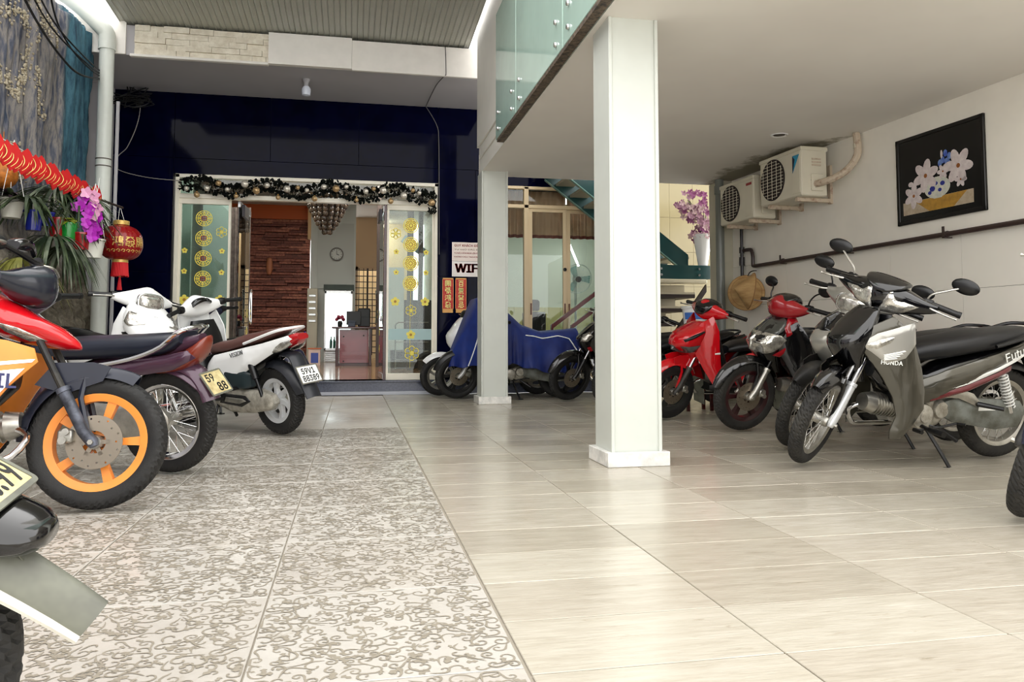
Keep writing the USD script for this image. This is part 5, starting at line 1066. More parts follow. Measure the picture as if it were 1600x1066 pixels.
# back wall of the corner, tiled
bt = struct('wall_back', box(3.4, 5.2, 10.75, 10.9, 0, CZ + .3), M_grout, 'cream tiled wall behind the outer stair', 'wall')
M_ct = mat('corner_tile', (172, 160, 122), .2, vary=.06, scale=2)
for i in range(5):
    for j in range(6): part(bt, 'wall_tile', box(3.4 + i * .36, 3.757 + i * .36, 10.735, 10.75, j * .5, j * .5 + .496), M_ct, False)
# flowers in a white cone vase on the landing
va = thing('flower_vase', 'tall white cone vase of purple and pink flowers on the landing', 'vase', (4.555, 9.81, 1.71))
part(va, 'vase', lathe([(0, 0), (.06, 0), (.065, .02), (.13, .42), (.125, .42), (.06, .04), (0, .04)], 24), M_wht)
fr_ = random.Random(8); M_p = [mat('petal_' + n, c, .6) for n, c in (('purple', (140, 70, 116)), ('mauve', (180, 136, 154)), ('pink', (206, 174, 176)))]
for k in range(110):
    a, h = fr_.uniform(0, 2 * pi), fr_.uniform(.35, 1.0); r = fr_.uniform(.02, .16 + .12 * math.sin(h * 6) ** 2); c0 = np.array([r * math.cos(a) - .10 * (h > .6) , r * math.sin(a) * .6, h]); ms = []
    for i in range(5):
        b = i * 2 * pi / 5 + k; d = np.array([math.cos(b), -.3, math.sin(b)]) * fr_.uniform(.036, .056)
        ms.append(ribbon([c0, c0 + d * .6, c0 + d], [.01, .034, .008], up=(0.2, -1, .1)))
    part(va, 'flower', ms, M_p[k % 3], False)
for k in range(14):
    a = fr_.uniform(0, 2 * pi); part(va, 'stem', curve([(0, 0, .3), (.04 * math.cos(a), .03 * math.sin(a), .55), (.14 * math.cos(a) - .06, .08 * math.sin(a), fr_.uniform(.7, .95))], .004, 8, 5), mat('stem_green', (60, 74, 40), .6))
# pilaster and pipes of the corner
struct('trim_6', box(4.44, 4.78, 9.02, 9.35, 0, CZ), mat('corner_pilaster', (196, 192, 172), .5, spec=.3), 'narrow painted pilaster in the back right corner', 'pilaster')
dp = thing('waste_pipe', 'grey vertical waste pipe beside the corner pilaster', 'pipe', (4.40, 8.98, 0))
part(dp, 'pipe', tube([(0, 0, 0), (0, 0, CZ)], .052, 18), mat('grey_pvc', (126, 130, 124), .3)); part(dp, 'collar', tube([(0, 0, 2.52), (0, 0, 2.62)], .062, 18), MATS['grey_pvc']); part(dp, 'collar', tube([(0, 0, .3), (0, 0, .42)], .062, 18), MATS['grey_pvc'])
single('conduit', 'thin cream conduit on the right edge of the pilaster', 'pipe', [tube([(4.70, 8.99, 0), (4.70, 8.99, 2.3)], .014, 8), tube([(4.70, 8.99, 2.3), (4.70, 8.99, 2.34)], .019, 8)], M_stw)
# bucket
bk = thing('paint_bucket', 'white lidded bucket with blue label behind the red scooter', 'bucket', (3.53, 7.82, 0))
part(bk, 'stand', [box(-.15, .15, -.12, .12, .82, .87)] + [box(sx * .13 - .015, sx * .13 + .015, sy * .10 - .015, sy * .10 + .015, 0, .82) for sx in (-1, 1) for sy in (-1, 1)], M_darkwood)
part(bk, 'body', lathe([(0, .87), (.11, .87), (.13, 1.06), (0, 1.06)], 28), M_wht); part(bk, 'lid', lathe([(0, 1.06), (.14, 1.06), (.14, 1.09), (0, 1.095)], 28), mat('lid_white', (226, 228, 224), .4))
part(bk, 'label', lathe([(.124, .95), (.1305, 1.02)], 20, arc=3.4, c=(0, 0, 0)).apply_transform(trimesh.transformations.rotation_matrix(-2.9, (0, 0, 1))), mat('label_blue', (60, 110, 190), .4))
# ---- right wall fittings
def onwall(y, d=0): return rx(y) - d
pp = thing('wall_pipe', 'dark brown water pipe running along the right wall', 'pipe', (0, 0, 1.60))
M_pipe = mat('brown_pipe', (62, 48, 44), .4)
part(pp, 'pipe', tube([(onwall(3.0, .05), 3.0, .005), (onwall(8.45, .05), 8.45, -.01)], .021, 12), M_pipe)
part(pp, 'elbow', curve([(onwall(8.43, .05), 8.43, -.01), (onwall(8.5, .05), 8.5, .0), (onwall(8.5, .05), 8.5, .09), (onwall(8.52, .05), 8.54, .19), (onwall(8.6, .05), 8.72, .20)], .021, 24), M_pipe)
part(pp, 'valve_drop', [tube([(onwall(8.74, .05), 8.74, .62), (onwall(8.74, .05), 8.74, -.12)], .019, 10), tube([(onwall(8.74, .05), 8.74, .02), (onwall(8.74, .05), 8.74, .12)], .032, 12), tube([(onwall(8.74, .05), 8.74, .17), (onwall(8.74, .05), 8.74, .24)], .03, 12)], mat('dark_valve', (44, 42, 44), .35))
for y in (4.4, 5.6, 6.8, 7.9): part(pp, 'clip', [box(onwall(y, .085), onwall(y, 0), y - .012, y + .012, -.035, -.028), box(onwall(y, .085), onwall(y, .078), y - .012, y + .012, -.035, .06), tube([(onwall(y, .05), y - .014, -.002), (onwall(y, .05), y + .014, -.002)], .026, 12)], M_pipe)
M_ac = mat('ac_casing', (226, 220, 200), .4, vary=.06, scale=4); M_acd = mat('ac_dark', (44, 36, 34), .6); M_rust = mat('rusty_white', (206, 190, 168), .6, rgb2=(140, 100, 76), scale=16, ramp=(.5, .75))
def ac(yc, zc, L, H, D, label, logo):
    t = thing('air_conditioner', label, 'air conditioner', (onwall(yc, .14 + D / 2), yc, zc), 3.1)
    part(t, 'casing', [box(-D / 2, D / 2, -L / 2, L / 2, 0, H, .012)], M_ac)
    part(t, 'top_lid', box(-D / 2 - .008, D / 2 + .008, -L / 2 - .008, L / 2 + .008, H - .035, H + .008, .008), M_ac)
    fy, r = L * .17, H * .42                                        # fan grille on the face towards the bays (-x), towards the far end
    gp = part(t, 'fan_opening', lathe([(0, 0), (r, 0), (r + .012, -.006), (r + .012, .0), (0, .001)], 40, 'x', (-D / 2 - .002, fy, H / 2)), M_acd)
    bars = [tube([(-D / 2 - .014, fy - math.sqrt(max(r * r - dz * dz, 0)), H / 2 + dz), (-D / 2 - .014, fy + math.sqrt(max(r * r - dz * dz, 0)), H / 2 + dz)], .0032, 5) for dz in np.linspace(-r * .9, r * .9, 12)] + [tube([(-D / 2 - .014, fy + dy, H / 2 - math.sqrt(r * r - dy * dy)), (-D / 2 - .014, fy + dy, H / 2 + math.sqrt(r * r - dy * dy))], .0032, 5) for dy in np.linspace(-r * .8, r * .8, 5)]
    part(gp, 'grille', bars, M_ac, kind='stuff')
    for k in range(4): part(t, 'fan_blade', move(rot(sloft([(0, .03, 0, .02, .004), (0.01, r * .5, 0, .05, .006), (0, r * .9, 0, .02, .004)]), 90 * k, (1, 0, 0)), (-D / 2 + .002, fy, H / 2)), M_acd)
    part(t, 'front_panel', box(-D / 2 - .006, -D / 2, -L / 2 + .02, -L * .28, .03, H - .05, .003), M_ac)
    part(t, 'end_grille', [box(-D * .1 , D * .25, -L / 2 - .006, -L / 2, H * .62 + .03 * k, H * .62 + .03 * k + .016) for k in range(3)] , M_rust)
    part(t, 'service_cover', box(-D * .15, D * .3, -L / 2 - .02, -L / 2, H * .1, H * .45, .006), M_ac)
    if logo == 'tri': part(t, 'logo', [place(extrude([(0, 0), (.11, .17), (0, .17)], .002), (-D / 2 - .009, -L * .32, H * .50), (0, -1, 0), (0, 0, 1))], mat('logo_blue', (40, 150, 190), .4)); part(t, 'logo_shade', [place(extrude([(0, 0), (.04, .13), (0, .17)], .002), (-D / 2 - .010, -L * .32, H * .50), (0, -1, 0), (0, 0, 1))], mat('logo_dark', (20, 34, 60), .4))
    else: part(t, 'logo', box(-D / 2 - .009, -D / 2 - .006, -L * .46, -L * .31, H * .80, H * .86), mat('logo_red', (150, 50, 46), .4))
    for y in (-L * .33, L * .33):
        b = part(t, 'bracket', [box(-D / 2 + .02, D / 2 + .135, y - .022, y + .022, -.04, 0, .004), box(D / 2 + .105, D / 2 + .135, y - .022, y + .022, -.05, .34, .003)], M_rust)
    return t
ac(7.33, 2.145, .73, .48, .29, 'outdoor air conditioner unit with blue triangle logo, nearer of the two on the right wall', 'tri')
ac(8.22, 2.06, .72, .46, .27, 'outdoor air conditioner unit with red logo, further into the corner', 'bar')
ho = thing('refrigerant_hose', 'lagged cream hose curving from the nearer air conditioner to the ceiling', 'hose', (0, 0, 0))
part(ho, 'hose', curve([(onwall(6.96, .28), 6.96, 2.26), (onwall(6.88, .24), 6.82, 2.27), (onwall(6.8, .12), 6.68, 2.36), (onwall(6.7, .06), 6.62, 2.52), (onwall(6.7, .06), 6.64, 2.69)], .034, 40, 10), M_rust)
part(ho, 'binding', [tube([(onwall(6.7, .06), 6.625, 2.55), (onwall(6.7, .06), 6.63, 2.59)], .037, 10)], M_ac); part(ho, 'valve', [tube([(onwall(7.0, .36), 7.0, 2.2), (onwall(7.0, .28), 6.96, 2.22)], .018, 8), tube([(onwall(7.0, .36), 7.0, 2.3), (onwall(7.0, .28), 6.96, 2.3)], .018, 8)], M_blk)
# downlight in the soffit
dl = thing('downlight', 'round recessed downlight in the soffit', 'lamp', (3.99, 6.86, CZ)); part(dl, 'trim_ring', lathe([(.055, 0), (.075, -.008), (.085, 0)], 28), M_wht); part(dl, 'recess', lathe([(0, -.002), (.055, -.002), (.055, 0)], 24), mat('lamp_recess', (60, 50, 44), .4))
# picture
pc = thing('picture', 'black framed picture of white lilies in a blue and white bowl on the right wall', 'picture', (onwall(5.70, .03), 5.70, 1.74), 90 + 3.1 + 180)
W2, H2 = .475, .76
part(pc, 'frame', [box(-W2, W2, 0, .025, 0, .035, .004), box(-W2, W2, 0, .025, H2 - .035, H2, .004), box(-W2, -W2 + .035, 0, .025, 0, H2, .004), box(W2 - .035, W2, 0, .025, 0, H2, .004)], mat('frame_black', (14, 12, 12), .3))
part(pc, 'mount', box(-W2 + .03, W2 - .03, .005, .015, .03, H2 - .03), mat('picture_black', (4, 4, 5), .25), False)
pd = lambda pts, c, k, n: part(pc, n, place(extrude(pts, .0007), (0, .005 - .0007 * k, 0), (1, 0, 0), (0, 0, 1)), mat('picture_' + c[0], c[1], .4, rgb2=c[2] if len(c) > 2 else None, scale=18), False)
ell = lambda cx, cy, a, b, n=26, t0=0: [(cx + a * math.cos(t) * math.cos(t0) - b * math.sin(t) * math.sin(t0), cy + a * math.cos(t) * math.sin(t0) + b * math.sin(t) * math.cos(t0)) for t in np.arange(n) * 2 * pi / n]
pd([(-.40, .08), (.36, .08), (.36, .19), (-.40, .19)], ('table', (176, 158, 132), (200, 186, 164)), 1, 'painted_table')
pd([(-.26, .185), (.30, .19), (.16, .08), (-.10, .08)], ('cloth', (196, 150, 60), (160, 120, 50)), 2, 'painted_cloth')
pd(ell(-.01, .265, .14, .09), ('bowl', (226, 224, 206), (190, 196, 190)), 3, 'painted_bowl'); pd([(-.05, .175), (.04, .175), (.03, .20), (-.04, .20)], ('bowl', 0), 3.2, 'painted_bowl_foot')
for cx, cy, a in ((-.06, .26, .03), (.02, .24, .02), (.05, .29, .025), (-.09, .23, .02), (-.02, .30, .02)): pd(ell(cx, cy, a, a * .8, 9), ('blue', (40, 50, 140)), 4, 'painted_blue')
for cx, cy in ((.10, .46), (.13, .50), (.06, .48), (.12, .44), (.09, .53), (.03, .46)): pd(ell(cx, cy, .022, .03, 10), ('iris', (60, 90, 190), (130, 160, 210)), 4, 'painted_iris')
for cx, cy, r, t0 in ((-.13, .385, .135, .3), (.22, .40, .14, .9), (.06, .385, .06, 0), (-.27, .235, .105, -.6), (.24, .285, .06, 2)):
    for k in range(6):
        a = t0 + k * pi / 3; pd(ell(cx + r * .55 * math.cos(a), cy + r * .55 * math.sin(a), r * .52, r * .30, 14, a), ('lily', (232, 222, 220), (204, 190, 190)), 5 + .1 * k, 'painted_petal')
    pd(ell(cx, cy, r * .14, r * .14, 8), ('pollen', (150, 90, 40)), 6, 'painted_pollen')
pd(ell(-.30, .34, .03, .022), ('lily', 0), 5, 'painted_bud'); pd(ell(-.29, .29, .05, .02), ('leafy', (20, 50, 34)), 4.4, 'painted_leaf'); pd(ell(.05, .53, .012, .035), ('lily', 0), 5, 'painted_bud')
# conical hats
def hat(lab, y, x, z, rz, tilt):
    h = thing('conical_hat', lab, 'hat', (x, y, z), rz)
    f_ = lambda m: rot(m, tilt, (0, 1, 0))
    M_h = mat('palm_leaf', (206, 170, 116), .6, rgb2=(176, 136, 84), scale=5, stretch=(1, 1, 4))
    part(h, 'cone', f_(cat([lathe([(.205, 0), (.205, .004), (.1, .10), (.0, .19), (.0, .186), (.1, .096), (.2, 0)], 40)])), M_h)
    part(h, 'rim', f_(lathe([(.200, -.004), (.208, 0), (.205, .008), (.200, .004)], 40)), mat('hat_rim', (150, 108, 62), .6))
    part(h, 'rings', f_(cat([lathe([(r_, .19 * (1 - r_ / .208) + .003), (r_ + .003, .19 * (1 - r_ / .208) + .0035)], 40) for r_ in (.17,)])), MATS['hat_rim'])
    return h
hat('conical palm-leaf hat pointing left, hung against the pilaster', 8.10, 4.33, 1.275, -16, -80); hat('conical palm-leaf hat lying against the wall, right of the pair', 8.42, 4.44, 1.275, -118, 84)
part(thing('hat_hook', 'black hook and cord holding the pair of hats', 'hook', (4.50, 8.42, 1.4)), 'hook', curve([(.14, .1, .14), (.0, 0, .12), (-.05, 0, .02), (-.02, 0, -.3)], .006, 16, 6), M_blk)
# ================================================================== LEFT SIDE: ROCK FEATURE, PLANTS, LANTERN
def nz(p, s=0): return meshkit.fbm(np.asarray(p), 4, s) - .5
yy, zz = np.meshgrid(np.linspace(5.2, 9.62, 230), np.linspace(0, 4.22, 210), indexing='ij')
P_ = np.stack([yy, zz, 0 * yy], -1)
wob = nz(P_ * [1.2, .5, 1], 3) * .35
flute = nz(np.stack([yy * 7 + wob * 6, zz * .8, 0 * yy], -1), 5)
fine = nz(np.stack([yy * 22 + wob * 9, zz * 3, 0 * yy], -1), 9)
up = np.clip((zz - 1.25) / .45, 0, 1)
crag = np.abs(nz(np.stack([yy * 2.2, zz * 2.6, 0 * yy], -1), 11)) * 1.0 + nz(np.stack([yy * 6, zz * 6, 0 * yy], -1), 12) * .22 + fine * .06
trunk = np.sqrt(np.clip(1 - ((yy - 9.2) / .42) ** 2, 0, 1)) * .10 * up
fx_ = -3.0 + wob * .3 * up + up * (flute * .16 + fine * .05) + (1 - up) * (.12 + np.clip(crag, 0, .6) * .55 - .10 * np.clip((zz - .9) / .4, 0, 1)) + trunk
soft = np.clip((yy - 8.7) / .2, 0, 1) * up; fx_ = fx_ * (1 - soft) + soft * np.minimum(fx_, -2.90 - .02 * np.sin(yy * 40))
fx_ = np.where(zz > 4.15, fx_ - .08, fx_)
edge = np.clip((9.62 - yy) / .05, 0, 1); fx_ = -3.2 + (fx_ + 3.2) * np.sqrt(edge)
V = np.stack([fx_, yy, zz], -1).reshape(-1, 3); i, j = np.meshgrid(np.arange(229), np.arange(209), indexing='ij'); b = i * 210 + j
Vb = V.copy(); Vb[:, 0] = -3.2; nV = len(V)
fx_ = np.maximum(fx_, -3.19); V[:, 0] = fx_.ravel()
q = np.stack([b, b + 210, b + 211, b + 1], -1).reshape(-1, 4)
i1 = np.arange(229) * 210; j1 = np.arange(209); F = [q, q[:, ::-1] + nV]
for line in (i1 + 209,): F.append(np.stack([line, line + 210, line + 210 + nV, line + nV], 1))
for line in (229 * 210 + j1,): F.append(np.stack([line, line + nV, line + 1 + nV, line + 1], 1))
ROCK = usdkit.material(stage, '/World/Looks/painted_rock', {
    'g': ('geometry', {}), 'sx': ('separate_xyz', {}), 'mp': ('mapping', {'scale': (1, 5, .9)}), 'n': ('noise_texture', {'scale': 2.2, 'detail': 6.0, 'roughness': .65}),
    'hi': ('rgb_ramp', {'ramp': [(.30, lin((46, 54, 74))), (.42, lin((88, 92, 106))), (.52, lin((150, 144, 138))), (.60, lin((104, 106, 118))), (.72, lin((48, 64, 84)))]}),
    'n2': ('noise_texture', {'scale': 7.0, 'detail': 8.0, 'roughness': .7}), 'lo': ('rgb_ramp', {'ramp': [(.3, lin((50, 44, 36))), (.5, lin((112, 104, 90))), (.7, lin((158, 150, 134)))]}),
    'teal': ('rgb_ramp', {'ramp': [(.35, lin((28, 58, 76))), (.55, lin((74, 116, 132))), (.7, lin((26, 50, 70)))]}),
    'zz': ('map_range', {'from_min': 1.35, 'from_max': 2.1, 'to_min': 0.0, 'to_max': 1.0, 'clamp': True}), 'yy': ('map_range', {'from_min': 8.78, 'from_max': 8.86, 'to_min': 0.0, 'to_max': 1.0, 'clamp': True}),
    'yz': ('math', {'math_type': 'multiply'}), 'm1': ('mix', {}), 'm2': ('mix', {}), 'b': ('bump', {'distance': .012, 'strength': 1.0}), 'p': ('principled_bsdf', {'roughness': .7, 'specular_ior_level': .3})},
    [('g.position', 'sx.vector'), ('g.position', 'mp.vector'), ('mp.vector', 'n.vector'), ('n.fac', 'hi.fac'), ('n.fac', 'teal.fac'), ('g.position', 'n2.vector'), ('n2.fac', 'lo.fac'), ('n2.fac', 'b.height'), ('sx.z', 'zz.value'), ('sx.y', 'yy.value'),
     ('hi.color', 'm1.color1'), ('teal.color', 'm1.color2'), ('yy.result', 'm1.fac'), ('lo.color', 'm2.color1'), ('m1.color', 'm2.color2'), ('zz.result', 'm2.fac'), ('m2.color', 'p.base_color'), ('b.normal', 'p.normal')], surface='p.BSDF')
rk = single('rock_feature', 'tall painted artificial rock wall with blue-grey streaks along the left side', 'rock wall', T(V if 1 else V, np.vstack(F)) if 0 else T(np.vstack([V, Vb]), np.vstack(F)), ROCK, 60)
def rock_x(y, z): return float(fx_[int(np.clip((y - 5.2) / 4.42 * 229, 0, 229)), int(np.clip(z / 4.22 * 209, 0, 209))])
# crusts of little shells on the rock
cr_ = random.Random(2); M_shell = mat('shell_crust', (206, 196, 174), .6, rgb2=(150, 136, 110), scale=30)
shp_ = trimesh.creation.icosphere(1, 1.0)
for pts in (((7.05, 3.0), (7.3, 3.08), (7.55, 3.05), (7.8, 2.95)), ((8.0, 3.42), (8.1, 3.2), (8.2, 3.0), (8.3, 2.9)), ((7.95, 3.3), (7.85, 3.1), (7.75, 2.95)), ((7.95, 3.95), (8.15, 3.85), (8.45, 3.8), (8.7, 3.7)), ((7.8, 2.5), (7.85, 2.3), (8.0, 2.25)), ((7.5, 3.6), (7.8, 3.7), (8.1, 3.55))):
    ms = []; pt = smoothpath(np.array(pts), 40)
    for k in range(150):
        y, z = pt[cr_.randrange(40)] + np.array([cr_.gauss(0, .035), cr_.gauss(0, .045)]); r = cr_.uniform(.009, .021)
        m = shp_.copy(); m.vertices = m.vertices * [r * .6, r, r * cr_.uniform(.5, 1)] + [rock_x(y, z) + .008, y, z]; ms.append(m)
    part(rk, 'shell_crust', ms, M_shell, 60, kind='stuff')
# ---- drain pipe and cables
M_pvc = mat('white_pvc', (226, 230, 222), .35, vary=.1, scale=3)
dpn = thing('drain_pipe', 'thick white drain pipe with an elbow at the top, on the left', 'pipe', (-2.725, 9.385, 0))
part(dpn, 'pipe', tube([(0, 0, 0), (0, 0, 4.02)], .078, 24), M_pvc); part(dpn, 'elbow', curve([(0, 0, 3.98), (0, -.01, 4.12), (-.09, -.05, 4.24), (-.42, -.18, 4.5)], .088, 24, 20), M_pvc)
part(dpn, 'collar', tube([(0, 0, 3.96), (0, 0, 4.08)], .09, 24), M_pvc)
for z in (2.72, 2.64): part(dpn, 'strap', tube([(0, 0, z), (0, 0, z + .012)], .081, 24), mat('strap_dark', (90, 84, 76), .6))
part(dpn, 'thin_pipe', tube([(.115, .06, 0), (.115, .06, 3.4)], .02, 8), M_grey)
M_cab = mat('black_cable', (18, 18, 20), .5)
for k, (a, mid, b) in enumerate((((-2.45, 6.3, 3.35), (-2.72, 8.2, 3.38), (-2.78, 9.36, 3.62)), ((-2.40, 6.3, 3.40), (-2.70, 8.0, 3.54), (-2.78, 9.36, 3.68)), ((-2.36, 6.3, 3.42), (-2.68, 8.0, 3.58), (-2.78, 9.36, 3.71)), ((-2.42, 6.8, 3.60), (-2.74, 8.4, 3.58), (-2.78, 9.36, 3.65)))):
    single('cable', ('lowest, deepest-sagging', 'second', 'third', 'topmost')[k] + ' black cable strung from the drain pipe past the rock wall', 'cable', curve([a, mid, b], .011 if k == 0 else .008, 40, 6), M_cab, group='cables over the rock wall')
single('cable_tangle', 'tangle of dark cables in the corner under the canopy', 'cable', [curve([(-3.0, 10.62, 3.80 + cr_.uniform(-.1, .05)) for _ in range(1)] + [(-2.8 + cr_.uniform(-.15, .3), 10.6 + cr_.uniform(-.1, .15), 3.75 + cr_.uniform(-.1, .12)) for _ in range(5)] + [(-2.8 + cr_.uniform(-.1, .2), 10.7, 3.952)], .008, 40, 5) for _ in range(6)], M_cab, kind='stuff')
single('wall_cable', 'pale cable looping down the left edge of the navy wall to the doorway', 'cable', curve([(-2.72, WY - .01, 3.75), (-2.86, WY - .012, 3.2), (-2.98, WY - .012, 3.05), (-3.0, WY - .012, 2.95), (-2.7, WY - .012, 2.83), (-2.45, WY - .012, 2.80), (-2.2, WY - .012, 2.79)], .006, 60, 6), mat('cable_pale', (150, 146, 140), .5))
single('sign_cable', 'thin dark cable running down from the canopy fascia beside the doorway', 'cable', curve([(1.06, 9.42, 4.30), (1.07, 9.41, 3.94), (1.0, 9.8, 3.94), (.95, 10.78, 3.94), (1.13, WY - .012, 3.6), (1.145, WY - .012, 2.4), (1.15, WY - .012, 1.9)], .006, 60, 6), mat('cable_grey', (96, 94, 92), .5))
lb = thing('bulb_fitting', 'white lamp bulb hanging beneath the canopy', 'lamp', (-.60, 9.95, 3.74))
part(lb, 'bulb', lathe([(0, 0), (.05, .01), (.055, .05), (.055, .09), (.035, .12), (0, .12)], 18), mat('bulb_white', (226, 232, 246), .2)); part(lb, 'socket', lathe([(0, .12), (.028, .12), (.028, .16), (.045, .2), (.05, .215), (0, .215)], 16), M_grey)
# ---- rod, lantern, paper garland
single('bamboo_rod', 'thin dark rod holding the lantern', 'rod', tube([(-3.02, 8.98, 2.35), (-2.28, 8.52, 2.06)], .012, 8), M_dst)
ln = thing('lantern', 'round red paper lantern with gold characters and red tassels', 'lantern', (-2.30, 8.56, 1.535))
M_lan = mat('lantern_red', (150, 8, 16), .35, coat=.2); M_lg = mat('lantern_gold', (236, 196, 110), .35, metal=.3)
LP = [(.05, 0), (.12, .015), (.18, .07), (.205, .16), (.195, .24), (.14, .32), (.06, .355), (.05, .36)]
sh_ = lathe(smoothpath(np.array(LP), 30), 96); a_ = np.arctan2(sh_.vertices[:, 1], sh_.vertices[:, 0]); r_ = np.hypot(sh_.vertices[:, 0], sh_.vertices[:, 1]); kf = 1 + .012 * np.cos(a_ * 24); sh_.vertices[:, :2] *= kf[:, None]
part(ln, 'shade', sh_, M_lan, 60); part(ln, 'top_ring', lathe([(.05, .355), (.075, .355), (.078, .395), (.06, .40), (.05, .38)], 24), M_lg); part(ln, 'bottom_ring', lathe([(.04, -.02), (.075, -.025), (.075, .012), (.05, .015)], 24), M_lg)
rng2 = random.Random(3)
part(ln, 'fringe', [tube([(.068 * math.cos(a), .068 * math.sin(a), -.02), (.078 * math.cos(a), .078 * math.sin(a), -.17 + .012 * rng2.random())], .006, 5) for a in np.arange(60) * 2 * pi / 60], mat('tassel_red', (214, 24, 34), .6), kind='stuff')
part(ln, 'tassel', [tube([(0, 0, -.05), (0, 0, -.20)], .006, 6)] + [tube([(.006 * math.cos(a), .006 * math.sin(a), -.17), (.02 * math.cos(a), .02 * math.sin(a), -.30)], .005, 5) for a in np.arange(14) * 2 * pi / 14], MATS['tassel_red']); part(ln, 'bead', blob((0, 0, -.165), .012, 1), M_lg)
part(ln, 'hanging_cord', [tube([(-.03, 0, .39), (-.015, -.02, .535)], .003, 5), tube([(.03, 0, .39), (-.005, -.03, .53)], .003, 5)], M_plate)
def on_lantern(m, a0, z0):
    """wrap flat lettering (x, height) round the lantern"""
    m = m.subdivide_to_size(.02) if hasattr(m, 'subdivide_to_size') else m; v = m.vertices; zz_ = np.clip(z0 + v[:, 1], .02, .35)
    R_ = np.interp(zz_, [p[1] for p in LP], [p[0] for p in LP]) + .006 + v[:, 2]; an = a0 + v[:, 0] / .2; m.vertices = np.stack([R_ * np.cos(an), R_ * np.sin(an), zz_], 1); return m
def flat(segs, size, w): return cat([extrude(list(LineString(s).buffer(w / 2, cap_style=2, join_style=2).exterior.coords)[:-1], .02) for s in segs]).apply_scale(size)
for k, (cch, a0) in enumerate((('fa', -1.15), ('kai', -.6), ('hong', -1.7))):
    part(ln, 'gold_character', on_lantern(flat(GL[cch], .105, .10), a0, .12), M_lg, False)
for k in range(16):
    a0 = -2.0 + k * .12; part(ln, 'gold_cloud', on_lantern(flat([[(.0, .5), (.3, .8), (.7, .7), (.6, .3), (.35, .4)]], .05, .14), a0, .25 if k % 2 else .055), M_lg, False)
fg = thing('paper_garland', 'red and gold folded-paper garland strung along the rock wall', 'garland', (0, 0, 0))
M_fr = mat('paper_red', (196, 20, 22), .45); M_fgold = mat('paper_gold_edge', (236, 206, 120), .35, metal=.3)
NG = 34
for k in range(NG):
    q0 = k / NG; y = 5.9 + 2.5 * q0; x = -2.47 + .02 * math.sin(k * 1.7); z = 2.10 + .06 * (q0 - .5) - .14 * math.sin(q0 * pi) * 0 + .02 * math.sin(k * 2.3); h = .145 - .03 * q0; tw = .3 * math.sin(k * 1.3)
    t = np.linspace(-1, 1, 9); bow = .045 * (1 - t * t)
    pts = np.stack([x + bow * .5 + tw * .03, y + bow + .02 * t, z + t * h / 2], 1)
    pp_ = part(fg, 'paper_fold', [ribbon(pts, .08, up=(0.85, -.5, 0)), ribbon(pts + [-.004, .002, 0], .08, up=(-.85, .5, 0))], M_fr, 60)
    part(pp_, 'gold_edge', [tube(pts + np.array([-.0, -.024, 0]), .004, 5), tube(pts + np.array([.012, .026, 0]), .003, 5)], M_fgold)
part(fg, 'cord', curve([(-2.46, 5.9, 2.17), (-2.47, 7.2, 2.17), (-2.47, 8.42, 2.20), (-2.6, 8.7, 2.2)], .004, 20, 5), M_plate)
# ---- plants and pots
M_lf1 = leaf_mat('leaf_dark', (46, 62, 40), (84, 100, 66)); M_lf2 = leaf_mat('leaf_grey', (92, 108, 88), (150, 160, 136)); M_lime_l = leaf_mat('leaf_lime', (140, 170, 40), (186, 200, 70)); M_lpur = leaf_mat('leaf_purple', (40, 26, 36), (70, 46, 60))
def plant(name, label, at, n, L, w, mats_, droop=.9, seed=0, spread=1.0, upw=.5, pot=None, group=None):
    r = random.Random(seed); t = thing(name, label, 'plant', at, group=group)
    if pot: part(t, 'pot', lathe([(0, -pot[1]), (pot[0] * .72, -pot[1]), (pot[0], 0), (pot[0] * 1.06, .004), (pot[0] * 1.06, -.012), (pot[0] * .96, -.012), (pot[0] * .94, .0), (0, -.01)], 22), pot[2])
    if pot and len(pot) > 3: part(t, 'hanger', [tube([(pot[0] * math.cos(a), pot[0] * math.sin(a), -.01), (0, 0, pot[3])], .003, 4) for a in (0, 2.1, 4.2)], M_plate)
    for k in range(n):
        a = r.uniform(0, 2 * pi); l = L * r.uniform(.6, 1.1); e = upw * r.uniform(.3, 1.2); s = np.linspace(0, 1, 7); dx, dy = math.cos(a) * spread, math.sin(a) * spread
        p = np.stack([l * s * dx, l * s * dy, l * (e * s - droop * s ** 2.0)], 1); ww = w * np.array([.25, .8, 1, .95, .75, .45, .03])
        m = ribbon(p, ww, up=(dy * .0, 0, 1)); m.vertices[0::2, 2] += ww * .18; m.vertices[1::2, 2] += ww * .18
        part(t, 'leaf', m, mats_[k % len(mats_)], True)
    return t
M_potw = mat('pot_white', (226, 224, 212), .4); M_potb = mat('pot_blue', (24, 40, 150), .2, coat=.5); M_potr = mat('pot_red', (160, 14, 22), .2, coat=.5); M_potg = mat('pot_green', (20, 140, 50), .2, coat=.5)
plant('hanging_fern', 'pandan-like plant with long grey-green leaves high on the rock, below the garland', (-2.62, 7.7, 2.06), 50, .46, .036, [M_lf1, M_lf2], .9, 1)
plant('hanging_fern', 'bushy long-leaved plant in the middle of the rock wall, right of the upper one', (-2.56, 8.05, 1.93), 48, .42, .034, [M_lf2, M_lf1], 1.0, 2)
plant('hanging_fern', 'dark long-leaved plant at the left edge of the picture', (-2.66, 7.2, 1.88), 44, .44, .036, [M_lf1], .9, 3)
plant('hanging_fern', 'trailing long-leaved plant lowest on the rock, behind the handlebar of the orange-wheeled motorbike', (-2.56, 7.8, 1.56), 50, .38, .03, [M_lf2, M_lf1], 1.4, 4, 1, .4)
plant('hanging_fern', 'small spiky plant near the end of the garland', (-2.58, 8.3, 2.08), 30, .32, .026, [M_lf2], .8, 5)
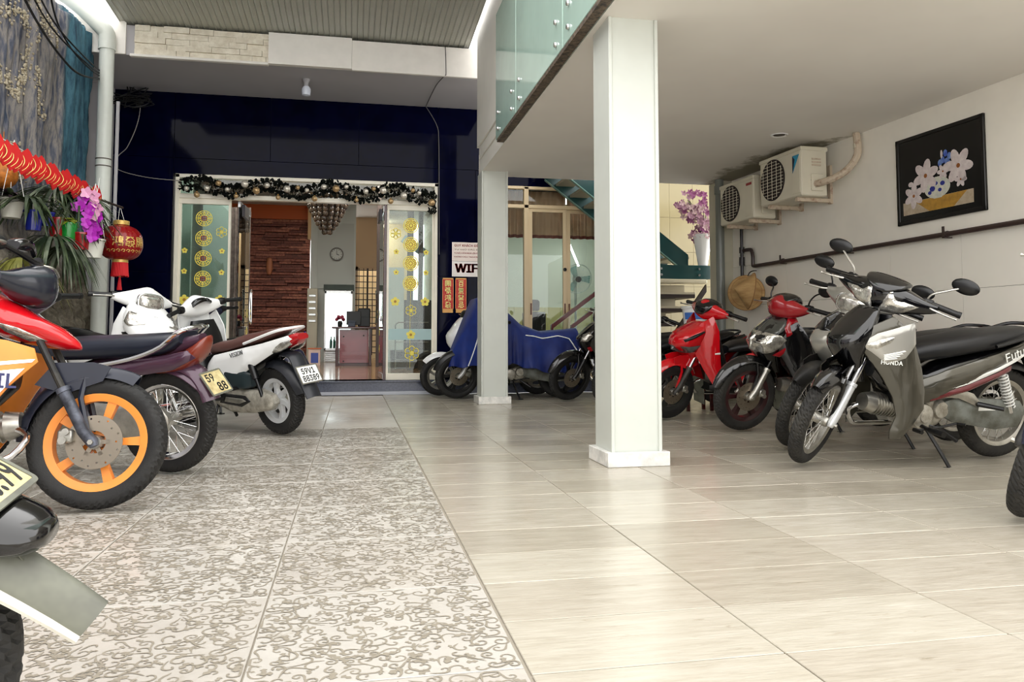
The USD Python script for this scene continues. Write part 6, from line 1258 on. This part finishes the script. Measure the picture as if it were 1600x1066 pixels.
plant('hanging_fern', 'yellow-green grassy plant low at the left edge', (-2.62, 7.0, 1.38), 34, .4, .022, [leaf_mat('leaf_yellow', (120, 120, 50), (150, 150, 80))], 1.5, 6)
plant('hanging_fern', 'grey-leaved plant hanging between the blue pots and the orchid', (-2.50, 7.95, 2.05), 50, .40, .026, [M_lf2, M_lf1], 1.1, 31)
plant('hanging_fern', 'dense dark plant lowest at the foot of the plants, above the bare rock', (-2.58, 7.55, 1.62), 56, .42, .028, [M_lf1, M_lf2], 1.3, 32, 1, .5)
plant('potted_plant', 'dark purple-leaved plant in a white hanging pot at the left edge', (-2.80, 7.25, 1.91), 40, .18, .045, [M_lpur, M_lf1], .6, 7, 1, .9, (.095, .16, M_potw, .5))
plant('potted_plant', 'dark-leaved plant in a white hanging pot beside the lantern', (-2.34, 7.85, 1.655), 30, .16, .04, [M_lf1, M_lpur], .7, 8, 1, .8, (.095, .17, M_potw, .52))
plant('potted_plant', 'lime-leaved plant in a bright green pot', (-2.51, 7.72, 1.78), 20, .15, .075, [M_lime_l], .6, 9, 1, .8, (.075, .17, M_potg))
plant('potted_plant', 'trailing plant in the larger blue pot', (-2.72, 7.5, 1.85), 16, .2, .022, [M_lf2], 1.3, 10, 1, .5, (.08, .17, M_potb))
plant('potted_plant', 'trailing plant in the smaller blue pot', (-2.66, 7.65, 1.86), 12, .18, .022, [M_lf1], 1.3, 11, 1, .5, (.06, .12, M_potb))
plant('potted_plant', 'trailing plant in the red pot left of the green pot', (-2.60, 7.7, 1.82), 14, .2, .02, [M_lf2], 1.4, 12, 1, .5, (.075, .17, M_potr))
plant('potted_plant', 'small plant in the dark red pot below the orchid', (-2.42, 7.78, 1.70), 12, .16, .022, [M_lf1], 1.2, 13, 1, .5, (.085, .15, M_potr))
single('hanging_ball', 'orange woven ball hanging at the left edge of the picture', 'ornament', [blob((-2.92, 7.35, 2.13), .12, 3), tube([(-2.92, 7.35, 2.24), (-2.92, 7.35, 2.5)], .004, 5)], mat('orange_weave', (214, 128, 40), .6, rgb2=(150, 84, 24), scale=24))
orc = thing('orchid', 'hanging spray of bright purple and pink orchids at the end of the garland', 'orchid', (-2.36, 7.8, 1.88))
ro = random.Random(6); M_o1, M_o2 = mat('orchid_purple', (170, 20, 170), .5, rgb2=(200, 60, 204), scale=20), mat('orchid_pink', (236, 170, 206), .5)
for k in range(42):
    q0 = k / 41; c0 = np.array([-.04 + .09 * q0 + ro.gauss(0, .05) * (1.1 - q0), ro.gauss(0, .04), .20 - .42 * q0 + ro.gauss(0, .02)]); ms = []
    pk = (q0 < .15) or (c0[0] > .035 and q0 < .5)
    for i in range(5):
        a = i * 2 * pi / 5 + k; d = np.array([math.cos(a), -.35, math.sin(a)]) * ro.uniform(.044, .062); ms.append(ribbon([c0, c0 + d * .55, c0 + d], [.012, .05, .016], up=(.25, -1, .1)))
    part(orc, 'flower', ms, M_o2 if pk else M_o1, False)
part(orc, 'stem', curve([(-.03, 0, .26), (0, .01, .1), (.04, 0, -.2)], .004, 14, 5), M_lf1); part(orc, 'hanging_cord', tube([(.02, .02, .0), (.04, .1, .36)], .003, 5), M_plate)
# dark shrub in the recess left of the door
plant('potted_shrub', 'dark shrub in the shade left of the doorway', (-2.52, 10.35, .5), 70, .62, .03, [mat('shrub_dark', (34, 42, 28), .6), mat('shrub_mid', (62, 72, 40), .6)], .25, 21, .45, 1.3, (.2, .5, mat('pot_dark', (40, 36, 34), .6)))
